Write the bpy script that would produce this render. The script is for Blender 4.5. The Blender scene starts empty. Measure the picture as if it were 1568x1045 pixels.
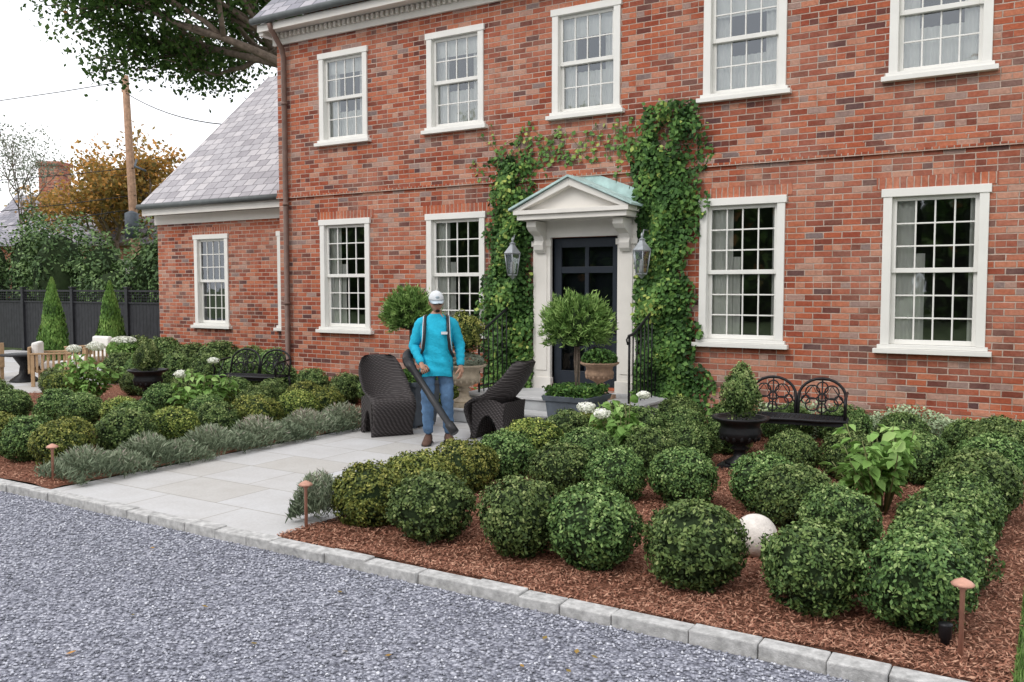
import bpy, math, random
import numpy as np
from mathutils import Vector, Matrix
rnd=random.Random(7); RG=np.random.default_rng(5)
scene=bpy.context.scene
PI=math.pi
# ---------------------------------------------------------------- materials
def newmat(name):
    m=bpy.data.materials.new(name); m.use_nodes=True
    nt=m.node_tree; b=nt.nodes['Principled BSDF']
    b.inputs['Specular IOR Level'].default_value=0.3
    return m,nt,b
def nd(nt,t,**k):
    n=nt.nodes.new(t)
    for a,v in k.items():
        if hasattr(n,a): setattr(n,a,v)
        else: n.inputs[a].default_value=v
    return n
def mt(nt,op,a,b=None,c=None):
    n=nt.nodes.new('ShaderNodeMath'); n.operation=op
    for i,v in enumerate((a,b,c)):
        if v is None: continue
        if isinstance(v,(int,float)): n.inputs[i].default_value=v
        else: nt.links.new(v,n.inputs[i])
    return n.outputs[0]
def ramp(nt,fac,stops,const=False):
    r=nt.nodes.new('ShaderNodeValToRGB'); cr=r.color_ramp
    if const: cr.interpolation='CONSTANT'
    while len(cr.elements)<len(stops): cr.elements.new(0.5)
    for e,(p,c) in zip(cr.elements,stops):
        e.position=p; e.color=(c[0],c[1],c[2],1)
    nt.links.new(fac,r.inputs[0]); return r.outputs[0]
def mix(nt,fac,a,b,mode='MIX'):
    n=nt.nodes.new('ShaderNodeMix'); n.data_type='RGBA'; n.blend_type=mode
    for i,v in ((0,fac),(6,a),(7,b)):
        if isinstance(v,(int,float)): n.inputs[i].default_value=v
        elif isinstance(v,tuple): n.inputs[i].default_value=(v[0],v[1],v[2],1)
        else: nt.links.new(v,n.inputs[i])
    return n.outputs[2]
def bump(nt,b,h,dist=0.01,st=0.6):
    n=nt.nodes.new('ShaderNodeBump'); n.inputs['Distance'].default_value=dist; n.inputs['Strength'].default_value=st
    nt.links.new(h,n.inputs['Height']); nt.links.new(n.outputs[0],b.inputs['Normal'])
def pos(nt):
    return nt.nodes.new('ShaderNodeNewGeometry').outputs['Position']
def noi(nt,vec,scale,detail=4,rough=.6):
    n=nd(nt,'ShaderNodeTexNoise'); n.inputs['Scale'].default_value=scale; n.inputs['Detail'].default_value=detail; n.inputs['Roughness'].default_value=rough
    nt.links.new(vec,n.inputs['Vector']); return n.outputs[0]
def simple(name,col,rough=.6,metal=0,var=.25,scale=8,bmp=0,spec=.3):
    m,nt,b=newmat(name)
    tc=nt.nodes.new('ShaderNodeTexCoord').outputs['Object']
    f=noi(nt,tc,scale)
    lo=tuple(c*(1-var) for c in col); hi=tuple(min(1,c*(1+var)) for c in col)
    nt.links.new(ramp(nt,f,[(.3,lo),(.7,hi)]),b.inputs['Base Color'])
    b.inputs['Roughness'].default_value=rough; b.inputs['Metallic'].default_value=metal
    b.inputs['Specular IOR Level'].default_value=spec
    if bmp: bump(nt,b,noi(nt,tc,scale*6),bmp,.6)
    return m
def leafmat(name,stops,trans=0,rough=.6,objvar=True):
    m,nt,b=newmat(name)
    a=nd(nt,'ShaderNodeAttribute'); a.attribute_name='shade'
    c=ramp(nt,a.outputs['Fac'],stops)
    if objvar:
        oi=nt.nodes.new('ShaderNodeObjectInfo')
        h=nt.nodes.new('ShaderNodeHueSaturation')
        nt.links.new(c,h.inputs['Color'])
        nt.links.new(mt(nt,'ADD',mt(nt,'MULTIPLY',oi.outputs['Random'],.03),.468),h.inputs['Hue'])
        nt.links.new(mt(nt,'ADD',mt(nt,'MULTIPLY',oi.outputs['Random'],.4),.82),h.inputs['Value'])
        c=h.outputs[0]
    nt.links.new(c,b.inputs['Base Color']); b.inputs['Roughness'].default_value=rough
    b.inputs['Specular IOR Level'].default_value=.22
    if trans:
        t=nt.nodes.new('ShaderNodeBsdfTranslucent'); nt.links.new(c,t.inputs[0])
        ms=nt.nodes.new('ShaderNodeMixShader'); ms.inputs[0].default_value=trans
        nt.links.new(b.outputs[0],ms.inputs[1]); nt.links.new(t.outputs[0],ms.inputs[2])
        nt.links.new(ms.outputs[0],nt.nodes['Material Output'].inputs[0])
    return m
def brickmat(name,bw=.213,bh=.0745,soldier=False,tint=None):
    m,nt,b=newmat(name)
    p=pos(nt); s=nt.nodes.new('ShaderNodeSeparateXYZ'); nt.links.new(p,s.inputs[0])
    wob=mt(nt,'MULTIPLY',mt(nt,'SUBTRACT',noi(nt,p,14,2),.5),.016)
    h=mt(nt,'ADD',mt(nt,'ADD',s.outputs[0],s.outputs[1]),wob); z=mt(nt,'ADD',s.outputs[2],mt(nt,'MULTIPLY',wob,.6))
    if soldier: h,z=mt(nt,'ADD',z,.07),h
    zr=mt(nt,'DIVIDE',z,bh); row=mt(nt,'FLOOR',zr)
    off=mt(nt,'MULTIPLY',mt(nt,'FLOORED_MODULO',row,2.0),.5) if not soldier else 0.0
    u=mt(nt,'ADD',mt(nt,'DIVIDE',h,bw),off)
    hd=mt(nt,'COMPARE',mt(nt,'FLOORED_MODULO',row,6.0),0.0,.5)
    if not soldier: u=mt(nt,'MULTIPLY',u,mt(nt,'ADD',hd,1.0))
    col=mt(nt,'FLOOR',u); fu=mt(nt,'FRACT',u); fz=mt(nt,'FRACT',zr)
    cv=nt.nodes.new('ShaderNodeCombineXYZ'); nt.links.new(col,cv.inputs[0]); nt.links.new(row,cv.inputs[1])
    wn=nt.nodes.new('ShaderNodeTexWhiteNoise'); wn.noise_dimensions='2D'; nt.links.new(cv.outputs[0],wn.inputs['Vector'])
    if soldier:
        st=[(0,(.32,.075,.04)),(.5,(.46,.115,.055)),(1,(.56,.18,.09))]
    else:
        st=[(0,(.12,.065,.065)),(.08,(.20,.065,.045)),(.22,(.33,.085,.05)),(.5,(.45,.125,.065)),(.78,(.54,.19,.105)),(.9,(.56,.29,.20)),(.96,(.40,.27,.23)),(1,(.24,.18,.17))]
    c=ramp(nt,wn.outputs[0],st)
    big=noi(nt,p,.9,5,.65)
    c=mix(nt,ramp(nt,big,[(.44,(0,0,0)),(.74,(.5,.5,.5))]),c,(.56,.37,.29))
    n2=noi(nt,p,30,3)
    c=mix(nt,.6,c,ramp(nt,n2,[(.3,(.55,.5,.5)),(.7,(1,1,1))]),'MULTIPLY')
    dk=noi(nt,p,2.3,4,.7)
    c=mix(nt,.6,c,ramp(nt,dk,[(.32,(.62,.55,.52)),(.5,(1,1,1))]),'MULTIPLY')
    du=mt(nt,'MINIMUM',fu,mt(nt,'SUBTRACT',1.0,fu)); dz=mt(nt,'MINIMUM',fz,mt(nt,'SUBTRACT',1.0,fz))
    mm=mt(nt,'ADD',mt(nt,'MINIMUM',mt(nt,'MULTIPLY',du,bw),mt(nt,'MULTIPLY',dz,bh)),mt(nt,'MULTIPLY',mt(nt,'SUBTRACT',n2,.5),.006))
    mask=ramp(nt,mt(nt,'DIVIDE',mm,.02),[(.22,(0,0,0)),(.40,(1,1,1))])
    mc=ramp(nt,noi(nt,p,3,4),[(.3,(.34,.24,.19)),(.7,(.58,.46,.39))])
    c=mix(nt,mask,mc,c)
    nt.links.new(c,b.inputs['Base Color']); b.inputs['Roughness'].default_value=.9; b.inputs['Specular IOR Level'].default_value=.12
    hh=mt(nt,'ADD',mask,mt(nt,'MULTIPLY',n2,.5)); bump(nt,b,hh,.010,.8)
    return m
def slatemat(name,c1,c2,c3,bw=.3,bh=.2):
    m,nt,b=newmat(name)
    p=pos(nt); s=nt.nodes.new('ShaderNodeSeparateXYZ'); nt.links.new(p,s.inputs[0])
    zr=mt(nt,'DIVIDE',s.outputs[2],bh*.72); row=mt(nt,'FLOOR',zr)
    rn=nt.nodes.new('ShaderNodeTexWhiteNoise'); rn.noise_dimensions='1D'; nt.links.new(row,rn.inputs['W'])
    u=mt(nt,'ADD',mt(nt,'DIVIDE',s.outputs[0],bw),mt(nt,'MULTIPLY',rn.outputs[0],3.0)); col=mt(nt,'FLOOR',u)
    fu=mt(nt,'FRACT',u); fz=mt(nt,'FRACT',zr)
    cv=nt.nodes.new('ShaderNodeCombineXYZ'); nt.links.new(col,cv.inputs[0]); nt.links.new(row,cv.inputs[1])
    wn=nt.nodes.new('ShaderNodeTexWhiteNoise'); wn.noise_dimensions='2D'; nt.links.new(cv.outputs[0],wn.inputs['Vector'])
    c=ramp(nt,wn.outputs[0],[(0,c1),(.5,c2),(1,c3)])
    c=mix(nt,.5,c,ramp(nt,noi(nt,p,5,5),[(.3,(.6,.6,.6)),(.7,(1,1,1))]),'MULTIPLY')
    e=mt(nt,'MINIMUM',mt(nt,'MULTIPLY',mt(nt,'MINIMUM',fu,mt(nt,'SUBTRACT',1.0,fu)),1.5),fz)
    c=mix(nt,ramp(nt,e,[(.03,(1,1,1)),(.09,(0,0,0))]),c,tuple(x*.4 for x in c1))
    nt.links.new(c,b.inputs['Base Color']); b.inputs['Roughness'].default_value=.7
    bump(nt,b,mt(nt,'ADD',mt(nt,'MULTIPLY',fz,-1.0),wn.outputs[0]),.012,.6)
    return m
def gravelmat():
    m,nt,b=newmat('gravel')
    p=pos(nt)
    v=nd(nt,'ShaderNodeTexVoronoi'); v.inputs['Scale'].default_value=48; nt.links.new(p,v.inputs['Vector'])
    s=nt.nodes.new('ShaderNodeSeparateColor'); nt.links.new(v.outputs['Color'],s.inputs[0])
    c=ramp(nt,s.outputs[0],[(0,(.16,.165,.195)),(.3,(.29,.30,.35)),(.7,(.42,.43,.49)),(1,(.62,.63,.69))])
    c=mix(nt,.75,c,ramp(nt,v.outputs['Distance'],[(.25,(1,1,1)),(.75,(.3,.3,.34))]),'MULTIPLY')
    c=mix(nt,.5,c,ramp(nt,noi(nt,p,.7,4),[(.35,(.72,.72,.75)),(.65,(1,1,1))]),'MULTIPLY')
    nt.links.new(c,b.inputs['Base Color']); b.inputs['Roughness'].default_value=.8
    bump(nt,b,mt(nt,'MULTIPLY',v.outputs['Distance'],-1.0),.018,1.0)
    return m
def pavemat():
    m,nt,b=newmat('flagstone')
    p=pos(nt)
    br=nd(nt,'ShaderNodeTexBrick'); br.offset=.37; br.squash=.7; br.squash_frequency=3
    for k,v in (('Scale',1.0),('Mortar Size',.006),('Mortar Smooth',.1),('Brick Width',.92),('Row Height',.61),('Bias',0.0)): br.inputs[k].default_value=v
    br.inputs['Color1'].default_value=(.47,.455,.43,1); br.inputs['Color2'].default_value=(.55,.555,.57,1); br.inputs['Mortar'].default_value=(.33,.31,.28,1)
    nt.links.new(p,br.inputs['Vector'])
    c=mix(nt,.5,br.outputs[0],ramp(nt,noi(nt,p,2.2,6,.7),[(.3,(.76,.73,.69)),(.65,(1,1,1))]),'MULTIPLY')
    c=mix(nt,.3,c,ramp(nt,noi(nt,p,40,4,.7),[(.35,(.7,.7,.7)),(.6,(1,1,1))]),'MULTIPLY')
    nt.links.new(c,b.inputs['Base Color']); b.inputs['Roughness'].default_value=.75
    bump(nt,b,mt(nt,'SUBTRACT',noi(nt,p,9,5),br.outputs['Fac']),.006,.5)
    return m
def mulchmat():
    m,nt,b=newmat('mulch')
    p=pos(nt)
    f=noi(nt,p,55,5,.75)
    c=ramp(nt,f,[(.25,(.06,.025,.016)),(.45,(.20,.08,.048)),(.6,(.31,.14,.085)),(.8,(.46,.25,.17))])
    nt.links.new(c,b.inputs['Base Color']); b.inputs['Roughness'].default_value=.95
    bump(nt,b,f,.03,.9)
    return m
def glassmat(name,tint=(.93,.95,.95),refl=.10):
    m,nt,b=newmat(name)
    nt.nodes.remove(b)
    t=nt.nodes.new('ShaderNodeBsdfTransparent'); t.inputs[0].default_value=(*tint,1)
    g=nt.nodes.new('ShaderNodeBsdfGlossy'); g.inputs['Roughness'].default_value=.02; g.inputs[0].default_value=(.9,.95,1,1)
    gp=pos(nt)
    bp=nt.nodes.new('ShaderNodeBump'); bp.inputs['Distance'].default_value=.004; bp.inputs['Strength'].default_value=.3
    nt.links.new(noi(nt,gp,2.5,2),bp.inputs['Height']); nt.links.new(bp.outputs[0],g.inputs['Normal'])
    fr=nt.nodes.new('ShaderNodeFresnel'); fr.inputs[0].default_value=1.5
    fac=mt(nt,'ADD',mt(nt,'MULTIPLY',fr.outputs[0],1.3),refl)
    ms=nt.nodes.new('ShaderNodeMixShader'); nt.links.new(fac,ms.inputs[0]); nt.links.new(t.outputs[0],ms.inputs[1]); nt.links.new(g.outputs[0],ms.inputs[2])
    nt.links.new(ms.outputs[0],nt.nodes['Material Output'].inputs[0])
    return m
BRICK=brickmat('brick'); SOLD=brickmat('brick_arch',soldier=True)
TRIM=simple('cream_paint',(.72,.69,.64),.55,var=.06,scale=3)
WHITE=simple('white_paint',(.76,.75,.71),.5,var=.04,scale=3)
SLATE=slatemat('slate_main',(.22,.22,.25),(.32,.31,.35),(.44,.42,.45))
SLATEL=slatemat('slate_wing',(.36,.34,.36),(.46,.44,.46),(.56,.53,.54),bw=.28,bh=.2)
GLASS=glassmat('window_glass'); DGLASS=glassmat('door_glass',(.5,.52,.54),.0)
ROOM=simple('room_interior',(.05,.045,.04),.9)
CURT=simple('curtain',(.88,.87,.80),.9,var=.04)
NAVY=simple('navy_paint',(.022,.028,.038),.4,var=.1)
IRON=simple('black_iron',(.014,.014,.016),.45,metal=.2,var=.3)
COPG=simple('copper_patina',(.42,.56,.54),.7,var=.25,scale=5)
PIPE=simple('brown_pipe',(.16,.10,.08),.5,var=.2)
GUT=simple('gutter_grey',(.09,.10,.10),.5,var=.2)
LEAD=simple('planter_lead',(.085,.10,.12),.6,var=.3,scale=6)
TERRA=simple('terracotta',(.38,.25,.17),.85,var=.35,scale=10)
STONE=simple('urn_stone',(.42,.35,.26),.9,var=.3,scale=10,bmp=.004)
GRAN=simple('granite',(.43,.425,.415),.85,var=.34,scale=18,bmp=.008)
BLUEST=simple('step_stone',(.42,.43,.44),.8,var=.15,scale=5,bmp=.003)
MARB=simple('white_stone',(.68,.63,.58),.9,var=.2,scale=14,bmp=.010)
COPPER=simple('copper_lamp',(.50,.27,.20),.5,metal=.3,var=.2)
BARK=simple('bark',(.18,.14,.11),.95,var=.4,scale=6,bmp=.03)
STEM=simple('stem',(.16,.17,.07),.8)
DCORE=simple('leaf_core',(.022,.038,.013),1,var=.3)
GLAMP=glassmat('lantern_glass',(.97,.97,.97),.12)
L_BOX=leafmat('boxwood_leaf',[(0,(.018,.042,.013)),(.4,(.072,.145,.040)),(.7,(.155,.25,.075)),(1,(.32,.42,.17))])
L_YEL=leafmat('boxwood_leaf_yellow',[(0,(.022,.05,.012)),(.4,(.11,.165,.033)),(.7,(.24,.29,.065)),(1,(.44,.47,.14))])
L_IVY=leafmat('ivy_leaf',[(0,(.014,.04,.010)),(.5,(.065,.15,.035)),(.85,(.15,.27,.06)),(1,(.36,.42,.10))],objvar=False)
L_HYD=leafmat('hydrangea_leaf',[(0,(.11,.21,.045)),(.5,(.24,.42,.11)),(1,(.44,.60,.22))],.25,objvar=False)
L_FLW=leafmat('hydrangea_bloom',[(0,(.60,.63,.48)),(1,(.86,.86,.80))],0,objvar=False)
L_LAV=leafmat('lavender_leaf',[(0,(.08,.11,.065)),(.5,(.21,.26,.165)),(.8,(.32,.36,.25)),(1,(.38,.32,.28))],0,objvar=False)
L_OAK=leafmat('oak_leaf',[(0,(.025,.055,.015)),(.5,(.07,.14,.03)),(.9,(.15,.23,.06)),(1,(.34,.17,.06))],.3,objvar=False)
L_ORG=leafmat('autumn_leaf',[(0,(.14,.12,.04)),(.4,(.32,.22,.06)),(.75,(.60,.30,.08)),(1,(.68,.36,.10))],.3,objvar=False)
L_PALE=leafmat('pale_leaf',[(0,(.14,.17,.12)),(1,(.34,.38,.30))],.2,objvar=False)
L_EVER=leafmat('evergreen_leaf',[(0,(.018,.04,.018)),(.5,(.08,.145,.05)),(1,(.20,.30,.11))],0,objvar=False)
L_ARB=leafmat('arborvitae_leaf',[(0,(.03,.07,.015)),(.5,(.11,.22,.04)),(1,(.24,.36,.09))],0,objvar=False)
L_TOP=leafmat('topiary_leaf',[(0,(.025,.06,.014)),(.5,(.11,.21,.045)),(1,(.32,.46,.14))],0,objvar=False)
L_GRS=leafmat('grass_blade',[(0,(.05,.11,.02)),(1,(.20,.32,.09))],0,objvar=False)
L_GC=leafmat('groundcover_leaf',[(0,(.08,.13,.06)),(1,(.42,.52,.32))],0,objvar=False)
CHIP=leafmat('mulch_chip',[(0,(.09,.038,.022)),(.5,(.29,.125,.08)),(1,(.55,.32,.22))],.0,.9,False)
PEB=leafmat('gravel_stone',[(0,(.13,.135,.155)),(.4,(.30,.31,.36)),(.8,(.50,.51,.57)),(1,(.72,.73,.77))],.0,.8,False)
# ---------------------------------------------------------------- mesh tools
class MB:
    def __init__(s): s.v=[];s.f=[];s.m=[];s.sm=[]
    def add(s,vs,fs,mi=0,smooth=False):
        o=len(s.v); s.v+= [tuple(p) for p in vs]
        for f in fs: s.f.append([o+i for i in f]); s.m.append(mi); s.sm.append(smooth)
    def box(s,x0,x1,y0,y1,z0,z1,mi=0,M=None):
        vs=[Vector((x,y,z)) for x in (x0,x1) for y in (y0,y1) for z in (z0,z1)]
        if M is not None: vs=[M@p for p in vs]
        s.add(vs,[(0,1,3,2),(4,6,7,5),(0,4,5,1),(2,3,7,6),(0,2,6,4),(1,5,7,3)],mi)
    def rings(s,rs,mi=0,cap=True,smooth=True,close=True):
        n=len(rs[0]); vs=[p for r in rs for p in r]; fs=[]
        for k in range(len(rs)-1):
            for i in range(n if close else n-1):
                j=(i+1)%n; fs.append((k*n+i,k*n+j,(k+1)*n+j,(k+1)*n+i))
        if cap and close:
            fs.append(tuple(range(n-1,-1,-1))); fs.append(tuple((len(rs)-1)*n+i for i in range(n)))
        s.add(vs,fs,mi,smooth)
    def tube(s,pts,r,mi=0,n=6,smooth=True):
        pts=[Vector(p) for p in pts]; rs=[]
        if isinstance(r,(int,float)): r=[r]*len(pts)
        prev=None
        for i,p in enumerate(pts):
            d=(pts[min(i+1,len(pts)-1)]-pts[max(i-1,0)]).normalized()
            if prev is None:
                a=d.cross(Vector((0,0,1)));
                if a.length<.1: a=d.cross(Vector((0,1,0)))
            else: a=prev-d*prev.dot(d)
            a.normalize(); prev=a; b=d.cross(a)
            rs.append([p+(a*math.cos(t)+b*math.sin(t))*r[i] for t in [2*PI*k/n for k in range(n)]])
        s.rings(rs,mi,True,smooth)
    def lathe(s,prof,c=(0,0,0),mi=0,n=16,smooth=True):
        c=Vector(c); s.rings([[c+Vector((r*math.cos(t),r*math.sin(t),z)) for t in [2*PI*k/n for k in range(n)]] for r,z in prof],mi,True,smooth)
    def prism(s,poly,y0,y1,mi=0,axis='y'):
        n=len(poly)
        if axis=='y': vs=[(x,y0,z) for x,z in poly]+[(x,y1,z) for x,z in poly]
        else: vs=[(y0,x,z) for x,z in poly]+[(y1,x,z) for x,z in poly]
        s.add(vs,[tuple(range(n)),tuple(range(2*n-1,n-1,-1))]+[(i,i+n,(i+1)%n+n,(i+1)%n) for i in range(n)],mi)
    def ellip(s,c,r,mi=0,n=14,m=10,fn=None,M=None):
        rs=[]
        for k in range(m+1):
            ph=-PI/2+PI*k/m; ring=[]
            for i in range(n):
                t=2*PI*i/n; d=Vector((math.cos(t)*max(math.cos(ph),.02),math.sin(t)*max(math.cos(ph),.02),math.sin(ph)))
                p=Vector((d.x*r[0],d.y*r[1],d.z*r[2]))
                if fn: p=fn(p,d)
                if M is not None: p=M@p
                ring.append(p+Vector(c))
            rs.append(ring)
        s.rings(rs,mi,True,True)
    def obj(s,name,mats,parent=None,loc=None,rz=0,bevel=0,fixn=True):
        me=bpy.data.meshes.new(name); me.from_pydata(s.v,[],s.f)
        for m in mats: me.materials.append(m)
        me.polygons.foreach_set('material_index',s.m); me.polygons.foreach_set('use_smooth',s.sm)
        if fixn:
            import bmesh
            bm=bmesh.new(); bm.from_mesh(me); bmesh.ops.recalc_face_normals(bm,faces=bm.faces); bm.to_mesh(me); bm.free()
        me.update()
        return mkobj(name,me,parent,loc,rz,bevel)
def mkobj(name,me,parent=None,loc=None,rz=0,bevel=0,scale=None):
    o=bpy.data.objects.new(name,me); scene.collection.objects.link(o)
    if parent: o.parent=parent
    if loc is not None: o.location=loc
    if rz: o.rotation_euler[2]=rz
    if scale is not None: o.scale=scale
    if bevel:
        b=o.modifiers.new('bevel','BEVEL'); b.width=bevel; b.segments=2; b.limit_method='ANGLE'
    return o
def empty(name,loc=(0,0,0),rz=0):
    o=bpy.data.objects.new(name,None); scene.collection.objects.link(o); o.location=loc; o.rotation_euler[2]=rz; return o
def fastmesh(name,V,F,mats,shade=None,mi=None):
    me=bpy.data.meshes.new(name); n=len(V); k=F.shape[1]; nf=len(F)
    me.vertices.add(n); me.vertices.foreach_set('co',np.ascontiguousarray(V,dtype=np.float32).ravel())
    me.loops.add(nf*k); me.loops.foreach_set('vertex_index',F.astype(np.int32).ravel())
    me.polygons.add(nf); me.polygons.foreach_set('loop_start',np.arange(nf,dtype=np.int32)*k)
    try: me.polygons.foreach_set('loop_total',np.full(nf,k,dtype=np.int32))
    except Exception: pass
    for m in mats: me.materials.append(m)
    if mi is not None: me.polygons.foreach_set('material_index',mi.astype(np.int32))
    if shade is not None:
        a=me.attributes.new('shade','FLOAT','FACE'); a.data.foreach_set('value',np.clip(shade,0,1).astype(np.float32))
    me.update(calc_edges=True); me.validate(); return me
def unit(a): return a/np.maximum(np.linalg.norm(a,axis=1,keepdims=True),1e-9)
def leaves(P,N,L,W,jit=.8,tdir=None,fold=0):
    n=len(P); nn=unit(unit(N)+jit*RG.normal(size=(n,3))*.6)
    t=RG.normal(size=(n,3)) if tdir is None else tdir+RG.normal(size=(n,3))*.25
    t=unit(t-nn*np.sum(t*nn,1,keepdims=True)) if tdir is None else unit(t)
    b=unit(np.cross(nn,t)); s=(RG.uniform(.7,1.3,(n,1)))
    L=L*s; W=W*s
    V=np.stack([P-t*L*.5,P+b*W*.5,P+t*L*.5,P-b*W*.5],1).reshape(-1,3)
    F=np.arange(n*4).reshape(-1,4); return V,F
def sines(P,fr,seed):
    r=np.random.default_rng(seed); o=np.zeros(len(P))
    for _ in range(6):
        k=r.normal(size=3)*fr; o+=np.sin(P@k+r.uniform(0,6.28))
    return o/2.5
def rdir(n):
    return unit(RG.normal(size=(n,3)))
def leafobj(name,V,F,shade,mats,**k):
    return mkobj(name,fastmesh(name,V,F,mats,shade),**k)
def core(r,seed,sq=1):
    n=12;m=8;V=[];F=[]
    for k in range(m+1):
        ph=-PI/2+PI*k/m
        for i in range(n):
            t=2*PI*i/n; V.append((math.cos(t)*math.cos(ph)*r,math.sin(t)*math.cos(ph)*r,math.sin(ph)*r*sq))
    for k in range(m):
        for i in range(n): F.append((k*n+i,k*n+(i+1)%n,(k+1)*n+(i+1)%n,(k+1)*n+i))
    V=np.array(V); V*= (1+.06*sines(V/r,2.5,seed))[:,None]
    return V,np.array(F)
def bushmesh(name,mat,seed,r=.30,ntuft=560,per=15,L=.028,W=.016,lump=.13,sq=.89):
    # sprig tufts: short clusters of leaves pushed out from an uneven rounded surface
    D=rdir(ntuft); rad=r*(1+lump*sines(D,2.4,seed)*.5+.055*sines(D,6,seed+1)+RG.normal(size=ntuft)*.034)
    tb=RG.normal(size=ntuft)*.14
    idx=np.repeat(np.arange(ntuft),per); n=len(idx)
    d=unit(D[idx]+RG.normal(size=(n,3))*.08)
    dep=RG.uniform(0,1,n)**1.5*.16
    P=d*(rad[idx]*(1-dep))[:,None]; P[:,2]*=sq
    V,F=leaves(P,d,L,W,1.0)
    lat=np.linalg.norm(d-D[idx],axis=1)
    sh=.62+tb[idx]-dep*2.6-lat*1.8+RG.normal(size=n)*.13+.16*d[:,2]  # outer leaves paler as new growth; tops coloured lighter to stand for skylight
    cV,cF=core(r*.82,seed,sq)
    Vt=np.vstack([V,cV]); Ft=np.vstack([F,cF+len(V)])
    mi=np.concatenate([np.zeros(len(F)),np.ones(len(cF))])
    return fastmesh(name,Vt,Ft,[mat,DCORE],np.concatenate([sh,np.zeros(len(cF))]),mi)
# ---------------------------------------------------------------- camera / world / sun
cam=bpy.data.cameras.new('camera'); co=bpy.data.objects.new('camera',cam); scene.collection.objects.link(co)
co.location=(5.62,-10.99,1.8); co.rotation_euler=(math.radians(90-3.48),0,math.radians(31.8))
cam.lens=31.0; cam.sensor_width=36; cam.clip_end=2000; scene.camera=co
w=bpy.data.worlds.new('World'); scene.world=w; w.use_nodes=True; nt=w.node_tree
bg=nt.nodes['Background']
sky=nt.nodes.new('ShaderNodeTexSky'); sky.sky_type='NISHITA'; sky.sun_disc=False
sky.sun_elevation=math.radians(46); sky.sun_rotation=math.radians(160); sky.dust_density=4; sky.air_density=1.2
tc=nt.nodes.new('ShaderNodeTexCoord')
cl=noi(nt,tc.outputs['Generated'],2.2,6,.55)
cloud=ramp(nt,cl,[(.3,(.87,.89,.93)),(.7,(1,1,1))])
sc=mix(nt,1.0,cloud,(11.3,11.25,11.35),'MULTIPLY')
nt.links.new(mix(nt,.88,sky.outputs[0],sc),bg.inputs[0]); bg.inputs[1].default_value=.15
sun=bpy.data.lights.new('sun','SUN'); sun.energy=1.25; sun.angle=math.radians(20); sun.color=(1,.965,.92)
so=bpy.data.objects.new('sun',sun); scene.collection.objects.link(so); so.rotation_euler=(math.radians(44),0,math.radians(-20))
scene.view_settings.view_transform='Standard'; scene.view_settings.look='None'; scene.view_settings.exposure=0
# ---------------------------------------------------------------- ground
def sheet(name,x0,x1,y0,y1,z,mat,thick=0):
    b=MB()
    if thick: b.box(x0,x1,y0,y1,z-thick,z)
    else: b.add([(x0,y0,z),(x1,y0,z),(x1,y1,z),(x0,y1,z)],[(0,1,2,3)])
    return b.obj(name,[mat])
GR=simple('grass_ground',(.11,.15,.06),.95,var=.4,scale=1.5)
sheet('ground',-400,400,-400,400,-.12,GR)
KY=-6.56
sheet('gravel_driveway',-45,30,-22,KY-.12,-.06,gravelmat())
PV=pavemat(); MU=mulchmat()
sheet('flagstone_path',-1.98,.85,KY+.01,0,.0,PV,.1)
sheet('flagstone_patio',-20,-9.2,KY+.01,.9,.0,PV,.1)
sheet('patio_back',-20,-10.9,.9,3.0,.0,PV,.1)
n=46000
X=RG.uniform(-6,5.6,n); Y=KY-.13-RG.uniform(0,1,n)**1.2*3.5
s=RG.uniform(.006,.013,n)
base=np.array([[1,0,0],[0,1,0],[-1,0,0],[0,-1,0],[0,0,.7],[0,0,-.7]])
V=base[None]*s[:,None,None]*RG.uniform(.6,1.3,(n,6,1)); a=RG.uniform(0,6.28,n); ca,sa=np.cos(a)[:,None],np.sin(a)[:,None]
V=np.stack([V[:,:,0]*ca-V[:,:,1]*sa,V[:,:,0]*sa+V[:,:,1]*ca,V[:,:,2]],2)+np.stack([X,Y,-.058+s*.3],1)[:,None,:]
tf=np.array([[0,1,4],[1,2,4],[2,3,4],[3,0,4],[1,0,5],[2,1,5],[3,2,5],[0,3,5]])
F=(tf[None]+6*np.arange(n)[:,None,None]).reshape(-1,3)
leafobj('gravel_stones',V.reshape(-1,3),F,np.repeat(RG.beta(1.6,1.8,n),8),[PEB])
n=34; P=np.stack([RG.uniform(-3,5,n),RG.uniform(-9,-6.8,n),np.full(n,-.042)],1)
V,F=leaves(P,np.tile([0,0,1.],(n,1)),.045,.03,.3); leafobj('fallen_leaves',V,F,RG.uniform(0,.8,n),[L_ORG])
def mulch(name,x0,x1,y0,y1,dens):
    e=empty(name)
    nx=int((x1-x0)/.12); ny=int((y1-y0)/.12); gx,gy=np.meshgrid(np.linspace(x0,x1,nx),np.linspace(y0,y1,ny))
    P=np.stack([gx.ravel(),gy.ravel(),np.zeros(gx.size)],1)
    P[:,2]=.0+.016*sines(P,3,3)+.005*RG.normal(size=len(P))
    ii=np.arange(nx*ny).reshape(ny,nx); F=np.stack([ii[:-1,:-1],ii[:-1,1:],ii[1:,1:],ii[1:,:-1]],-1).reshape(-1,4)
    mkobj('soil',fastmesh('soil',P,F,[MU]),parent=e)
    n=int((x1-x0)*(y1-y0)*dens); Q=np.stack([RG.uniform(x0,x1,n),y0+(y1-y0)*RG.uniform(0,1,n)**1.3,np.zeros(n)],1); Q[:,2]=.012+.016*sines(Q,3,3)+RG.uniform(0,.012,n)
    V,F=leaves(Q,np.tile([0,0,1.],(n,1)),.036,.009,.6); mkobj('chips',fastmesh('chips',V,F,[CHIP],RG.beta(1.6,1.6,n)),parent=e)
mulch('mulch_bed',.86,5.5,KY+.01,-.01,3400)
mulch('mulch_bed',-9.18,-1.99,KY+.01,-.01,900)
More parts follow.
